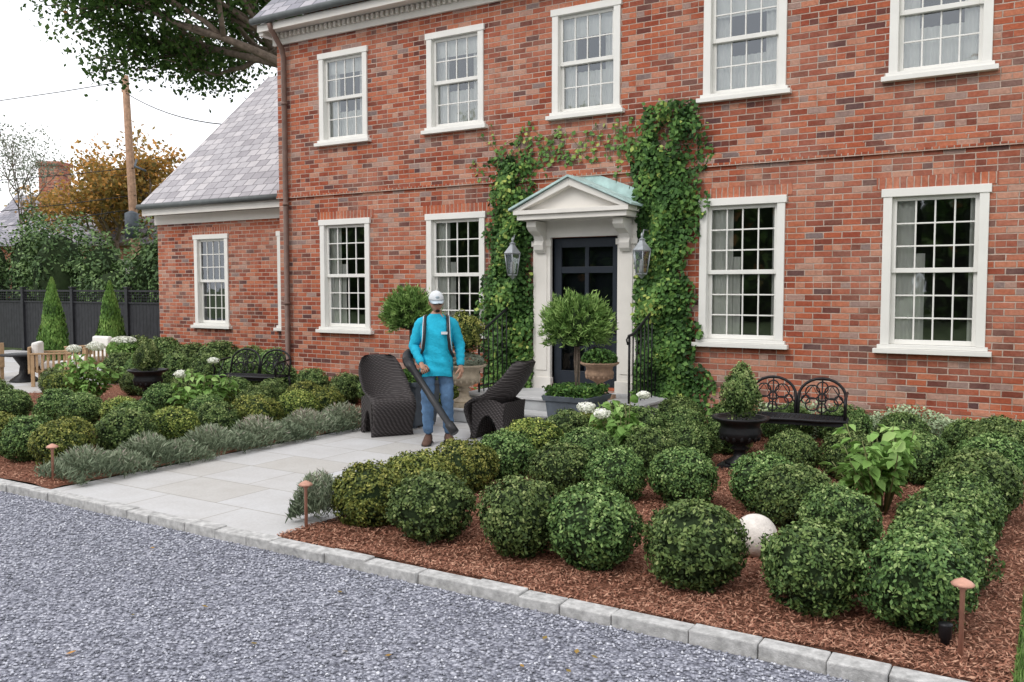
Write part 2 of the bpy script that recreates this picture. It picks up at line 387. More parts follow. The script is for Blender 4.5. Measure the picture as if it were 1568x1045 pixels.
# kerb
b=MB(); x=-16.0
while x<9:
    L=rnd.uniform(.24,.52); j=lambda a:rnd.uniform(-a,a)
    x0,x1=x+.002,x+L-.002; y0,y1=KY-.115+j(.012),KY+.004; z=.010+j(.006)
    vs=[(x0,y0,-.14),(x1,y0,-.14),(x1,y1,-.14),(x0,y1,-.14),(x0,y0+j(.008),z+j(.006)),(x1,y0+j(.008),z+j(.006)),(x1,y1,z),(x0,y1,z)]
    b.add(vs,[(0,3,2,1),(4,5,6,7),(0,1,5,4),(1,2,6,5),(2,3,7,6),(3,0,4,7)]); x+=L
b.obj('granite_kerb',[GRAN],bevel=.008)
sheet('lawn',5.51,30,KY+.01,20,-.01,GR,.08)
n=30000; P=np.stack([5.5+RG.uniform(0,1,n)**1.5*3,RG.uniform(KY,-1,n),np.full(n,.02)],1)
V,F=leaves(P,rdir(n)*[1,1,.1],.06,.006,.2,np.tile([0,0,1.],(n,1))); leafobj('lawn_grass',V,F,RG.uniform(0,1,n),[L_GRS])
# ---------------------------------------------------------------- house
H=empty('brick_house')
wins=[]
for xc in (-4.44,-2.2,2.2,4.4): wins.append((xc,1.04,2.93,.54,3,3,1))
for xc in (-4.44,-2.2,0.0,2.2,4.4): wins.append((xc,4.14,5.66,.52,2,2,2))
def wallopen(b,x0,x1,z0,z1,y,opens,depth=.13,mi=0):
    xs=sorted(set([x0,x1]+[v for o in opens for v in (o[0],o[1])])); zs=sorted(set([z0,z1]+[v for o in opens for v in (o[2],o[3])]))
    for i in range(len(xs)-1):
        for k in range(len(zs)-1):
            cx=(xs[i]+xs[i+1])/2; cz=(zs[k]+zs[k+1])/2
            if any(o[0]<cx<o[1] and o[2]<cz<o[3] for o in opens): continue
            b.add([(xs[i],y,zs[k]),(xs[i+1],y,zs[k]),(xs[i+1],y,zs[k+1]),(xs[i],y,zs[k+1])],[(0,1,2,3)],mi)
    for o in opens:
        a,c,d,e=o
        b.add([(a,y,d),(a,y,e),(a,y+depth,e),(a,y+depth,d)],[(0,1,2,3)],mi); b.add([(c,y,d),(c,y,e),(c,y+depth,e),(c,y+depth,d)],[(3,2,1,0)],mi)
        b.add([(a,y,e),(c,y,e),(c,y+depth,e),(a,y+depth,e)],[(0,1,2,3)],mi); b.add([(a,y,d),(c,y,d),(c,y+depth,d),(a,y+depth,d)],[(0,1,2,3)],mi)
b=MB(); ops=[(w_[0]-w_[3],w_[0]+w_[3],w_[1],w_[2]) for w_ in wins]+[(-.52,.52,.30,2.50)]
wallopen(b,-5.95,5.95,-.1,6.0,0,ops)
b.add([(-5.95,0,-.1),(-5.95,8,-.1),(-5.95,8,6),(-5.95,0,6)],[(0,1,2,3)]); b.add([(5.95,0,-.1),(5.95,8,-.1),(5.95,8,6),(5.95,0,6)],[(0,1,2,3)])
b.add([(-5.95,8,-.1),(5.95,8,-.1),(5.95,8,6),(-5.95,8,6)],[(0,1,2,3)])
b.add([(-5.95,0,6),(-5.95,8,6),(-5.95,4,10)],[(0,1,2)]); b.add([(5.95,0,6),(5.95,8,6),(5.95,4,10)],[(0,1,2)])
b.obj('walls',[BRICK],H,fixn=False)
b=MB(); b.box(-5.97,5.97,-.03,-.001,3.33,3.48); b.box(-5.975,5.975,-.045,-.001,-.1,.42); b.obj('string_course',[BRICK],H)
b=MB()
for w_ in wins:
    if w_[6]==1: b.box(w_[0]-.62,w_[0]+.62,-.006,-.001,w_[2],w_[2]+.13)
b.box(-5.99,5.99,-.034,-.0305,3.33,3.37); b.obj('brick_arches',[SOLD],H)
def window(b,g,c,r,xc,z0,z1,hw,rt,rb,y=0,fl=1):
    b.box(xc-hw-.07,xc+hw+.07,y-.09,y+.12,z0,z0+.055); b.box(xc-hw-.03,xc+hw+.03,y-.05,y+.12,z0+.057,z0+.10)
    b.box(xc-hw,xc-hw+.095,y-.03,y+.12,z0+.102,z1); b.box(xc+hw-.095,xc+hw,y-.03,y+.12,z0+.102,z1)
    b.box(xc-hw-.02,xc+hw+.02,y-.04,y+.12,z1-.095,z1-.002)
    a,d=xc-hw+.095,xc+hw-.095; zb,zt=z0+.102,z1-.097; zm=(zb+zt)/2 if rt==rb else zb+(zt-zb)*rb/(rt+rb)
    def sash(ya,za,zc,rows,cols=4):
        s=.045
        b.box(a,a+s,ya,ya+.035,za,zc); b.box(d-s,d,ya,ya+.035,za,zc); b.box(a+s,d-s,ya,ya+.035,za,za+s+.01); b.box(a+s,d-s,ya,ya+.035,zc-s,zc)
        for i in range(1,cols):
            x=a+s+(d-a-2*s)*i/cols; b.box(x-.009,x+.009,ya+.006,ya+.03,za+s+.01,zc-s)
        for k in range(1,rows):
            z=za+s+(zc-za-2*s)*k/rows; b.box(a+s,d-s,ya+.008,ya+.028,z-.009,z+.009)
        g.add([(a+.01,ya+.018,za+.01),(d-.01,ya+.018,za+.01),(d-.01,ya+.018,zc-.01),(a+.01,ya+.018,zc-.01)],[(0,1,2,3)])
    sash(y+.03,zm-.02,zt,rt); sash(y+.07,zb,zm+.025,rb)
    D=1.3
    r.add([(a-.3,y+.125,zb-.3),(d+.3,y+.125,zb-.3),(d+.3,y+D,zb-.3),(a-.3,y+D,zb-.3)],[(0,1,2,3)])
    r.add([(a-.3,y+.125,zt+.2),(d+.3,y+.125,zt+.2),(d+.3,y+D,zt+.2),(a-.3,y+D,zt+.2)],[(0,1,2,3)])
    r.add([(a-.3,y+.125,zb-.3),(a-.3,y+D,zb-.3),(a-.3,y+D,zt+.2),(a-.3,y+.125,zt+.2)],[(0,1,2,3)])
    r.add([(d+.3,y+.125,zb-.3),(d+.3,y+D,zb-.3),(d+.3,y+D,zt+.2),(d+.3,y+.125,zt+.2)],[(0,1,2,3)])
    r.add([(a-.3,y+D,zb-.3),(d+.3,y+D,zb-.3),(d+.3,y+D,zt+.2),(a-.3,y+D,zt+.2)],[(0,1,2,3)])
    def cur(xa,xb,za,zc,yy,amp=.02):
        n=int((xb-xa)/.012)+2
        vs=[];fs=[]
        for i in range(n):
            x=xa+(xb-xa)*i/(n-1); yv=yy+amp*math.sin(x*75+rnd.uniform(-.2,.2))
            vs+=[(x,yv,za),(x,yv*1.0,zc)]
        for i in range(n-1): fs.append((2*i,2*i+2,2*i+3,2*i+1))
        c.add(vs,fs,0,True)
    if fl==1:
        k=rnd.uniform(.22,.30)
        cur(a-.03,a+k,zb-.05,zt+.1,y+.145,.012); cur(a+k,a+k+.1,zb-.05,zb+(zt-zb)*.62,y+.155,.012); cur(d-.10,d+.04,zb-.05,zt+.1,y+.15,.012)
    elif fl==2:
        k=rnd.uniform(.3,.6); m_=rnd.uniform(.3,.5)
        cur(a,d,zb+(zt-zb)*(1-k*.6),zt+.05,y+.125,.002); cur(a-.04,a+.2,zb-.05,zt+.1,y+.16,.012); cur(d-.2,d+.04,zb-.05,zt+.1,y+.16,.012)
        cur(a,d,zb-.05,zb+(zt-zb)*m_,y+.19,.012)
WB,WG,WC,WR=MB(),MB(),MB(),MB()
for w_ in wins: window(WB,WG,WC,WR,w_[0],w_[1],w_[2],w_[3],w_[4],w_[5],0,w_[6])
wy=.9
b=MB(); wops=[(-9.33,-8.33,.98,2.86),(-6.95,-5.96,.98,2.86)]
wallopen(b,-10.5,-5.96,-.1,3.15,wy,wops)
b.add([(-10.5,wy,-.1),(-10.5,7.3,-.1),(-10.5,7.3,3.15),(-10.5,4.1,6.3),(-10.5,wy,3.15)],[(0,1,2,3,4)]); b.box(-10.5,-5.96,7.2,7.3,-.1,3.1)
b.obj('wing_walls',[BRICK],H,fixn=False)
b=MB(); b.box(-9.4,-8.26,wy-.006,wy-.001,2.86,3.0); b.obj('wing_arches',[SOLD],H)
window(WB,WG,WC,WR,-8.83,.98,2.86,.5,3,3,wy,0); window(WB,WG,WC,WR,-6.455,.98,2.86,.495,3,3,wy,0)
WB.obj('window_frames',[WHITE],H,bevel=.004); WG.obj('window_glass',[GLASS],H,fixn=False); WC.obj('curtains',[CURT],H,fixn=False); WR.obj('rooms',[ROOM],H,fixn=False)
b=MB()
b.prism([(-.42,6.30),(4,10.55),(8.42,6.30),(8.42,6.22),(4,10.4),(-.42,6.22)],-6.12,6.12,0,'x')
b.obj('roof',[SLATE],H)
b=MB(); b.prism([(.57,3.52),(4.1,6.80),(7.63,3.52),(7.63,3.46),(4.1,6.69),(.57,3.46)],-10.58,-5.955,0,'x'); b.obj('wing_roof',[SLATEL],H)
b=MB()
b.box(-6.0,6.0,-.05,-.001,5.93,6.12); b.box(-6.04,6.04,-.30,-.001,6.13,6.17); b.box(-6.06,6.06,-.34,-.30,6.10,6.22)
x=-5.95
while x<5.95: b.box(x,x+.05,-.11,-.052,6.03,6.11); x+=.10
b.box(-6.06,-5.955,-.30,8,6.05,6.20)
b.box(-10.54,-5.96,wy-.04,wy-.001,3.10,3.29); b.box(-10.55,-5.96,wy-.28,wy-.001,3.30,3.34); b.box(-10.56,-5.96,wy-.32,wy-.28,3.27,3.42)
b.prism([(.62,3.3),(4.1,6.55),(7.58,3.3),(7.58,3.44),(4.1,6.68),(.62,3.44)],-10.56,-10.505,0,'x')
b.prism([(-.3,6.1),(4,10.25),(8.3,6.1),(8.3,6.21),(4,10.38),(-.3,6.21)],-6.08,-5.96,0,'x')
b.obj('cornice',[TRIM],H,bevel=.003)
b=MB()
for yy,zz,xa,xb in ((-.40,6.27,-6.13,6.13),(.52,3.45,-10.6,-5.96)):
    rs=[]
    for x in (xa,xb): rs.append([(x,yy+.055*math.cos(t),zz+.055*math.sin(t)) for t in [2*PI*k/10 for k in range(10)]])
    b.rings(rs)
b.obj('gutters',[GUT],H)
b=MB(); b.tube([(-5.72,-.38,6.2),(-5.72,-.34,6.1),(-5.72,-.12,5.85),(-5.72,-.07,5.7),(-5.72,-.07,.12),(-5.72,-.2,.02)],.045,0,8)
for z in (1.5,3.2,4.9): b.lathe([(.055,z),(.055,z+.05)],(-5.72,-.07,0),0,10)
b.obj('downpipe',[PIPE],H)
# door surround
b=MB()
for s in (-1,1):
    a,c=sorted((s*.52,s*.80))
    b.box(a,c,-.06,.1,.32,2.50); b.box(a-.02,c+.02,-.085,-.001,.33,.52); b.box(a+.05,c-.05,-.072,-.061,.62,2.3); b.box(a-.02,c+.02,-.08,-.062,2.38,2.46)
    xm=(a+c)/2
    prof=[(-.061,2.30),(-.10,2.28),(-.15,2.33),(-.17,2.40),(-.14,2.46),(-.17,2.52),(-.30,2.58),(-.36,2.64),(-.36,2.72),(-.061,2.72)]
    b.prism(prof,xm-.075,xm+.075,0,'x')
b.box(-.80,.80,-.055,.1,2.502,2.76)
b.box(-.83,.83,-.46,-.0,2.73,2.80); b.box(-.87,.87,-.50,-.0,2.802,2.86)
b.prism([(-.79,2.862),(.79,2.862),(0,3.17)],-.38,-.02,0)
b.prism([(-.89,2.862),(-.75,2.862),(0,3.16),(0,3.27)],-.49,-.0,0); b.prism([(.89,2.862),(.75,2.862),(0,3.161),(0,3.271)],-.49,-.0,0)
b.obj('door_surround',[TRIM],H,bevel=.004)
b=MB(); b.prism([(-.93,2.86),(0,3.275),(.93,2.861),(.93,2.89),(0,3.305),(-.93,2.89)],-.53,-.004,0)
b.prism([(-.93,2.89),(0,3.306),(.93,2.89),(.93,3.06),(0,3.42),(-.93,3.06)],-.016,-.004,0); b.obj('portico_roof',[COPG],H)
b=MB(); g=MB()
yd=.05
b.box(-.515,-.40,yd,yd+.05,.32,2.49); b.box(.40,.515,yd,yd+.05,.32,2.49); b.box(-.40,.40,yd,yd+.05,2.36,2.49); b.box(-.40,.40,yd,yd+.05,.32,.62)
b.box(-.03,.03,yd+.005,yd+.045,.62,2.36)
for z in (2.0,1.28): b.box(-.40,.40,yd+.003,yd+.047,z,z+.09)
b.lathe([(.012,0),(.03,.02),(.03,.05),(.01,.06)],(.45,yd-.06,1.25),1,8); b.box(.42,.48,yd-.012,yd,1.15,1.4,1)
g.add([(-.41,yd+.025,.6),(.41,yd+.025,.6),(.41,yd+.025,2.4),(-.41,yd+.025,2.4)],[(0,1,2,3)])
b.obj('door',[NAVY,IRON],H,bevel=.004); g.obj('door_glass',[DGLASS],H,fixn=False)
b=MB(); b.box(-.55,.55,.22,.26,.3,2.55)
b.box(-.35,-.06,.205,.22,.5,1.1); b.box(.06,.35,.205,.22,.5,1.1); b.box(-.35,-.06,.205,.22,1.25,2.2); b.box(.06,.35,.205,.22,1.25,2.2)
b.obj('inner_door',[NAVY],H,bevel=.01)
b=MB(); b.box(-1.3,1.3,-1.05,-.047,.16,.32); b.box(-1.35,1.35,-1.42,-.047,.005,.158); b.obj('stoop',[BLUEST],H,bevel=.012)
b=MB(); b.box(-1.33,1.33,-1.08,-.047,.322,.36); b.box(-1.38,1.38,-1.45,-1.055,.1585,.19); b.obj('stoop_treads',[simple('tread',(.50,.50,.50),.8,var=.12,scale=4)],H,bevel=.008)
def railing(s):
    b=MB(); X=s*1.12
    top=[(X,-.02,1.52),(X,-.25,1.50),(X,-.55,1.36),(X,-.85,1.22),(X,-1.0,1.20)]
    b.tube(top,.018,0,6); b.tube([(X,-1.0,1.2),(X,-1.06,1.16),(X,-1.03,1.1),(X,-.98,1.12)],.012)
    b.tube([(X,-.02,.45),(X,-1.0,.45)],.01)
    for i in range(9):
        t=i/8; y=-.03-.95*t
        z=1.5-.3*max(0,min(1,(t-.15)/.7)); b.tube([(X,y,.36),(X,y,z)],.016 if i in(0,8) else .009,0,5)
    b.obj('iron_railing',[IRON])
railing(-1); railing(1)
PEWT=simple('pewter',(.34,.36,.38),.4,metal=.4)
def lantern(x,y=-.30):
    b=MB(); z=1.97; k_=.9
    L=lambda pr,mi,n=6,sm=False: b.lathe([(r*k_,z+h*k_) for r,h in pr],(x,y,0),mi,n,sm)
    L([(.01,-.06),(.05,-.02),(.085,0),(.09,.02),(.02,.025)],0)
    L([(.14,.33),(.15,.35),(.05,.47),(.045,.49),(.06,.50),(.015,.53),(.02,.56),(.005,.60)],0)
    for k in range(6):
        t=2*PI*k/6; b.tube([(x+.085*k_*math.cos(t),y+.085*k_*math.sin(t),z+.01),(x+.135*k_*math.cos(t),y+.135*k_*math.sin(t),z+.34*k_)],.008,0,4)
    b.tube([(x,y,z+.5*k_),(x,y+.06,z+.58),(x,y+.2,z+.58),(x,-.0,z+.42)],.01,0,6)
    L([(.03,.03),(.03,.2),(.012,.22)],2,8,True)
    L([(.075,.03),(.122,.33)],1)
    b.obj('wall_lantern',[PEWT,GLAMP,WHITE],fixn=False)
lantern(-1.0); lantern(.98)
# ---------------------------------------------------------------- ivy
def ivycol(name,sgn,ztop,n,hw0=.36):
    z=RG.uniform(.1,ztop+.45,n); t=np.clip(RG.normal(0,.55,n),-1.35,1.35)
    hw=hw0+.06*np.sin(z*2.1+sgn)+.04*np.sin(z*5.3)+.04*np.sin(z*11+sgn)+.14*np.clip(.8-z,0,1)
    x=sgn*(1.18+.05*np.sin(z*1.7+sgn))+t*hw
    x=sgn*np.maximum(sgn*x,.81-.2*np.clip(z-2.95,0,1))
    Q=np.stack([x,z*0,z],1)
    dens=1.25-1.2*np.clip((z-ztop+.5)/.9,0,1)-.6*np.clip(np.abs(t)-.75,0,1)+.30*sines(Q,5,int(9+sgn))+.25*sines(Q,11,33)
    cover=RG.uniform(0,1,n)<np.clip(dens,0,1)
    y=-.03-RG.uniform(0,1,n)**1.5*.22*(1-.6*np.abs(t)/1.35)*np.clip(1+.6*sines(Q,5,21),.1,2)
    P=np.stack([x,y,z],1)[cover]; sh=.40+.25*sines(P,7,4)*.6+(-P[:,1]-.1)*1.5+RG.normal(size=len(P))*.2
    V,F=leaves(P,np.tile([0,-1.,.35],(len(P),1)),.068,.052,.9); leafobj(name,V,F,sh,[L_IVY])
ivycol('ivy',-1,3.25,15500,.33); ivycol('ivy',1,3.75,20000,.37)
b=MB(); LP=[]
def vine(x,z,ang,L):
    pts=[(x,-.02,z)]
    for i in range(int(L/.08)):
        ang+=rnd.uniform(-.45,.45); ang=ang*.9+.1*PI/2*.9
        x+=.08*math.cos(ang); z+=.08*math.sin(ang)
        if abs(x)>1.9 or z>4.12: break
        if abs(x)<.62 and z>4.02: break
        if abs(x)<.9 and z<3.42-.4*abs(x): break
        pts.append((x,-.02,z))
        for _ in range(rnd.choice((0,1,1,2))): LP.append((x+rnd.uniform(-.06,.06),-.035,z+rnd.uniform(-.06,.06)))
    if len(pts)>2: b.tube(pts,.004,0,4)
for i in range(34):
    s=rnd.choice((-1,-1,1)); vine(s*rnd.uniform(.4,1.6),rnd.uniform(3.1,3.7),PI/2+rnd.uniform(-1.4,1.4),rnd.uniform(.5,1.4))
for i in range(14): vine(rnd.choice((-1,1))*rnd.uniform(.1,.9),3.5,PI/2+rnd.uniform(-1.6,1.6),rnd.uniform(.4,.9))
e=empty('climbing_vine'); b.obj('stems',[STEM],e)
P=np.array(LP); V,F=leaves(P,np.tile([0,-1.,.2],(len(P),1)),.07,.055,.7); leafobj('leaves',V,F,RG.uniform(.3,1,len(P)),[L_IVY],parent=e)
# ---------------------------------------------------------------- shrubs
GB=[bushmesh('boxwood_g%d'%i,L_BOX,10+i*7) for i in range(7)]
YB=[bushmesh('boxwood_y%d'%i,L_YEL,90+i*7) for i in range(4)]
def shrub(x,y,s=1,yel=False,nm='boxwood_shrub'):
    me=rnd.choice(YB if yel else GB); k=s*rnd.uniform(.92,1.06)
    mkobj(nm,me,loc=(x+rnd.uniform(-.04,.04),y+rnd.uniform(-.04,.04),.24*k),rz=rnd.uniform(0,6.28),scale=(k*rnd.uniform(.94,1.07),k*rnd.uniform(.94,1.07),k*rnd.uniform(.95,1.03)))
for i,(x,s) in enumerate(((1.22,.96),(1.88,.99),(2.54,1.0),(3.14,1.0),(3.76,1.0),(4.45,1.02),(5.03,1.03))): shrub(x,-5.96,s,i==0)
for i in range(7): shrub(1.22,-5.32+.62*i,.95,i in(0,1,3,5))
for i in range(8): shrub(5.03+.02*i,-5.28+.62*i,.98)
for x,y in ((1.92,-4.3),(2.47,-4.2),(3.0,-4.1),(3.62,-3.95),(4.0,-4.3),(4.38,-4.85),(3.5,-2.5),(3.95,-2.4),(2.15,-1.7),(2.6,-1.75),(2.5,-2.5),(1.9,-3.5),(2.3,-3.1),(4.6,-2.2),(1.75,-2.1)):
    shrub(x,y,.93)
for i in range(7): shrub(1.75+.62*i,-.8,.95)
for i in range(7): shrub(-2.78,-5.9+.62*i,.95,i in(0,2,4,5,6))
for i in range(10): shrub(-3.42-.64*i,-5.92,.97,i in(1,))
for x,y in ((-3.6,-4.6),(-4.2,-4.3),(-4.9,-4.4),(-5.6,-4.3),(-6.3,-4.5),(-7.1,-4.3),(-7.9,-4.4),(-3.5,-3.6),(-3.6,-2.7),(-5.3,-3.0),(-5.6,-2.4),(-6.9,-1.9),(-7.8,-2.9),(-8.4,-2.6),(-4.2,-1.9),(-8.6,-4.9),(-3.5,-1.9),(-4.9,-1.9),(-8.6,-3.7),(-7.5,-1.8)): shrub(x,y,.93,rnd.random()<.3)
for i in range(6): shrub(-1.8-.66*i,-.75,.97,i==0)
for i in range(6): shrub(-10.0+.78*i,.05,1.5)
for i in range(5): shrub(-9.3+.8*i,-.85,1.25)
n=11000; P=np.stack([RG.uniform(2.5,5.5,n),RG.uniform(-.5,-.06,n),np.zeros(n)],1); P[:,2]=RG.uniform(.02,.34,n)*(1+.3*sines(P,4,5)); V,F=leaves(P,rdir(n)+[0,-.3,.8],.04,.026,.8); leafobj('ground_cover',V,F,P[:,2]/.38+RG.normal(size=n)*.15,[L_GC])
def arbor(x,y,h=1.95,w=.34):
    n=9000; z=RG.uniform(0,1,n)**1.2; a=RG.uniform(0,6.28,n); r=w*(1-z)**.75*(1+.1*np.sin(a*3+z*9)+.06*np.sin(a*7-z*23))*RG.uniform(.7,1.05,n)+.01
    P=np.stack([r*np.cos(a),r*np.sin(a),z*h+.03],1); Nn=np.stack([np.cos(a),np.sin(a),a*0+.4],1)
    V,F=leaves(P,Nn,.09,.035,.5,np.tile([0,0,1.],(n,1))); e=empty('arborvitae',(x,y,0))
    leafobj('foliage',V,F,.5+.3*sines(P,6,3)+RG.normal(size=n)*.15,[L_ARB],parent=e)
    b=MB(); b.lathe([(w*.75,.05),(w*.6,h*.4),(.02,h*.9)],(0,0,0),0,10); b.tube([(0,0,-.05),(0,0,.2)],.04,1); b.obj('trunk',[DCORE,BARK],e)
arbor(-15.7,1.66,2.0,.40); arbor(-13.4,1.7,1.9,.40)
def hydrangea(x,y,flowers,h=.75,w=.42):
    e=empty('hydrangea_bush',(x,y,0)); b=MB(); P=[];N=[];T=[]
    for i in range(22):
        a=rnd.uniform(0,6.28); r=w*rnd.uniform(.15,.85); z=h*rnd.uniform(.5,1)*(1-.25*(r/w)**2); tip=Vector((r*math.cos(a),r*math.sin(a),z))
        b.tube([(r*.15*math.cos(a),r*.15*math.sin(a),0),(tip.x*.7,tip.y*.7,z*.6),tip],[.008,.006,.004],0,5)
        for k in range(17):
            t=rnd.uniform(.3,1.0); p=Vector((tip.x*t,tip.y*t,z*t)); aa=rnd.uniform(0,6.28); d=Vector((math.cos(aa),math.sin(aa),rnd.uniform(-.25,.35)))
            P.append(p+d*.07); T.append(d); N.append((d.x*.3,d.y*.3,1))
    b.obj('stems',[STEM],e)
    P=np.array(P);T=unit(np.array(T));N=np.array(N); n=len(P)
    nn=unit(N+RG.normal(size=(n,3))*.3); T=unit(T-nn*np.sum(T*nn,1,keepdims=True)); B=np.cross(nn,T); s=RG.uniform(.6,1.2,(n,1))
    L=.125*s;W=.088*s
    vs=[P-T*L*.5,P-T*L*.2+B*W*.42+nn*.012,P+T*L*.15+B*W*.42+nn*.012,P+T*L*.55-nn*.02,P+T*L*.15-B*W*.42+nn*.012,P-T*L*.2-B*W*.42+nn*.012]
    V=np.stack(vs,1).reshape(-1,3); o=6*np.arange(n)[:,None]; F=np.vstack([o+np.array([[0,1,2,3]]),o+np.array([[0,3,4,5]])])
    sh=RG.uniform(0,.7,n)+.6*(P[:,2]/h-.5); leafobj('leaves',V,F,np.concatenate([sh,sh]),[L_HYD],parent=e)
    for fx,fy,fz,fr in flowers:
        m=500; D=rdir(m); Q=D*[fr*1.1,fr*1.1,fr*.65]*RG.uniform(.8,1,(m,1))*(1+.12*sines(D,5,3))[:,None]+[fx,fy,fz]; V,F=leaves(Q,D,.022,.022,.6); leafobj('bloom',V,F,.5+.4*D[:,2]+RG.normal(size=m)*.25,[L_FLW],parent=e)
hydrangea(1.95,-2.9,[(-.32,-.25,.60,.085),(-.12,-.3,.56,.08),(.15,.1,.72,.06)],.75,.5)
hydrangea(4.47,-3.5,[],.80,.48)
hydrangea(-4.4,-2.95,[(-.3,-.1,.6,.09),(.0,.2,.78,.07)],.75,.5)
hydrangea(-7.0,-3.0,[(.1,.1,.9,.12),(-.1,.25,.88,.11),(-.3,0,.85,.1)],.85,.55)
def lavender(name,x0,x1,y0,y1,n,h=.26):
    X=RG.uniform(x0,x1,n); Y=RG.uniform(y0,y1,n); c=np.round((Y)/.36)*.36; dy=Y-c; xm=(x0+x1)/2+.04*np.sin(c*13); dx=X-xm
    hh=h*(1+.25*np.sin(c*9.1))*(1-.5*(dx/((x1-x0)/2))**2)*(1-1.2*(np.abs(dy)/.36)**2)*RG.uniform(.3,1.15,n)
    D=np.stack([dx*1.5+RG.normal(size=n)*.2,dy*1.6+RG.normal(size=n)*.2,np.full(n,.35)],1)
    P=np.stack([X+dx*.15,Y,hh],1)
    V,F=leaves(P,rdir(n),.065,.010,.2,unit(D)); leafobj(name,V,F,hh/h*.6+RG.normal(size=n)*.22+.12*np.sin(c*7.3),[L_LAV])
lavender('lavender_border',-2.46,-1.84,-6.4,-2.3,24000,.235)
lavender('lavender_plant',.68,.98,-6.25,-5.95,2600,.30)
# ---------------------------------------------------------------- urns, planters
def urn(x,y,mat,s=1,z0=0,nm='garden_urn'):
    e=empty(nm,(x,y,z0)); b=MB()
    b.box(-.16*s,.16*s,-.16*s,.16*s,0,.05*s)
    b.lathe([(.13*s,.05*s),(.13*s,.07*s),(.06*s,.11*s),(.05*s,.17*s),(.085*s,.19*s),(.05*s,.215*s),(.12*s,.25*s),(.18*s,.30*s),(.19*s,.34*s),(.17*s,.38*s),(.18*s,.42*s),(.25*s,.455*s),(.26*s,.475*s),(.22*s,.475*s),(.20*s,.45*s),(.01,.44*s)],(0,0,0),0,20)
    for k in range(16):
        t=2*PI*k/16; b.ellip((.165*s*math.cos(t),.165*s*math.sin(t),.295*s),(.02*s,.02*s,.035*s),0,6,4)
    b.obj('bowl',[mat],e); return e
def topknot(e,z,r,mat,n,L=.03,W=.014,sq=1,cone=False,seed=3):
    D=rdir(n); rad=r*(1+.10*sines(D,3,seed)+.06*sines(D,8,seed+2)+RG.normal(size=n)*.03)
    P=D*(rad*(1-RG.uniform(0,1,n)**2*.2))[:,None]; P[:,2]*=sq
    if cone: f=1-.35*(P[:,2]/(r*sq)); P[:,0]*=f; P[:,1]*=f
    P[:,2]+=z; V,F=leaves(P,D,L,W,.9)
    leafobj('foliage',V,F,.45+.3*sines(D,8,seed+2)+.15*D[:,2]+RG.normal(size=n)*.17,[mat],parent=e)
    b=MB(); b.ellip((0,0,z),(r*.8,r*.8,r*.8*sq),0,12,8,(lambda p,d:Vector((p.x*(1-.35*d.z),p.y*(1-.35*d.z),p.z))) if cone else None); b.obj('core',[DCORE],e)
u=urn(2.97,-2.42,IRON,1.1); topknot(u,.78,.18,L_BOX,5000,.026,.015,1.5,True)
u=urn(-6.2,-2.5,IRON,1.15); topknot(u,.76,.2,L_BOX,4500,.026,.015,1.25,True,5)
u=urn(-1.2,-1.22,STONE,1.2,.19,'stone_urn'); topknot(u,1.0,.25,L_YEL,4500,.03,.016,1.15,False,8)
P=rdir(1500)*[.26,.26,.1]+[0,0,.62]; V,F=leaves(P,rdir(1500),.04,.025,.9); leafobj('silver_fill',V,F,RG.uniform(.5,1,1500),[L_PALE],parent=u)
u=urn(.60,-.75,TERRA,1.0,.36,'terracotta_urn')
P=rdir(1200)*[.22,.22,.12]+[0,0,.52]; V,F=leaves(P,rdir(1200),.05,.03,.9); leafobj('foliage',V,F,RG.uniform(0,.8,1200),[L_IVY],parent=u)
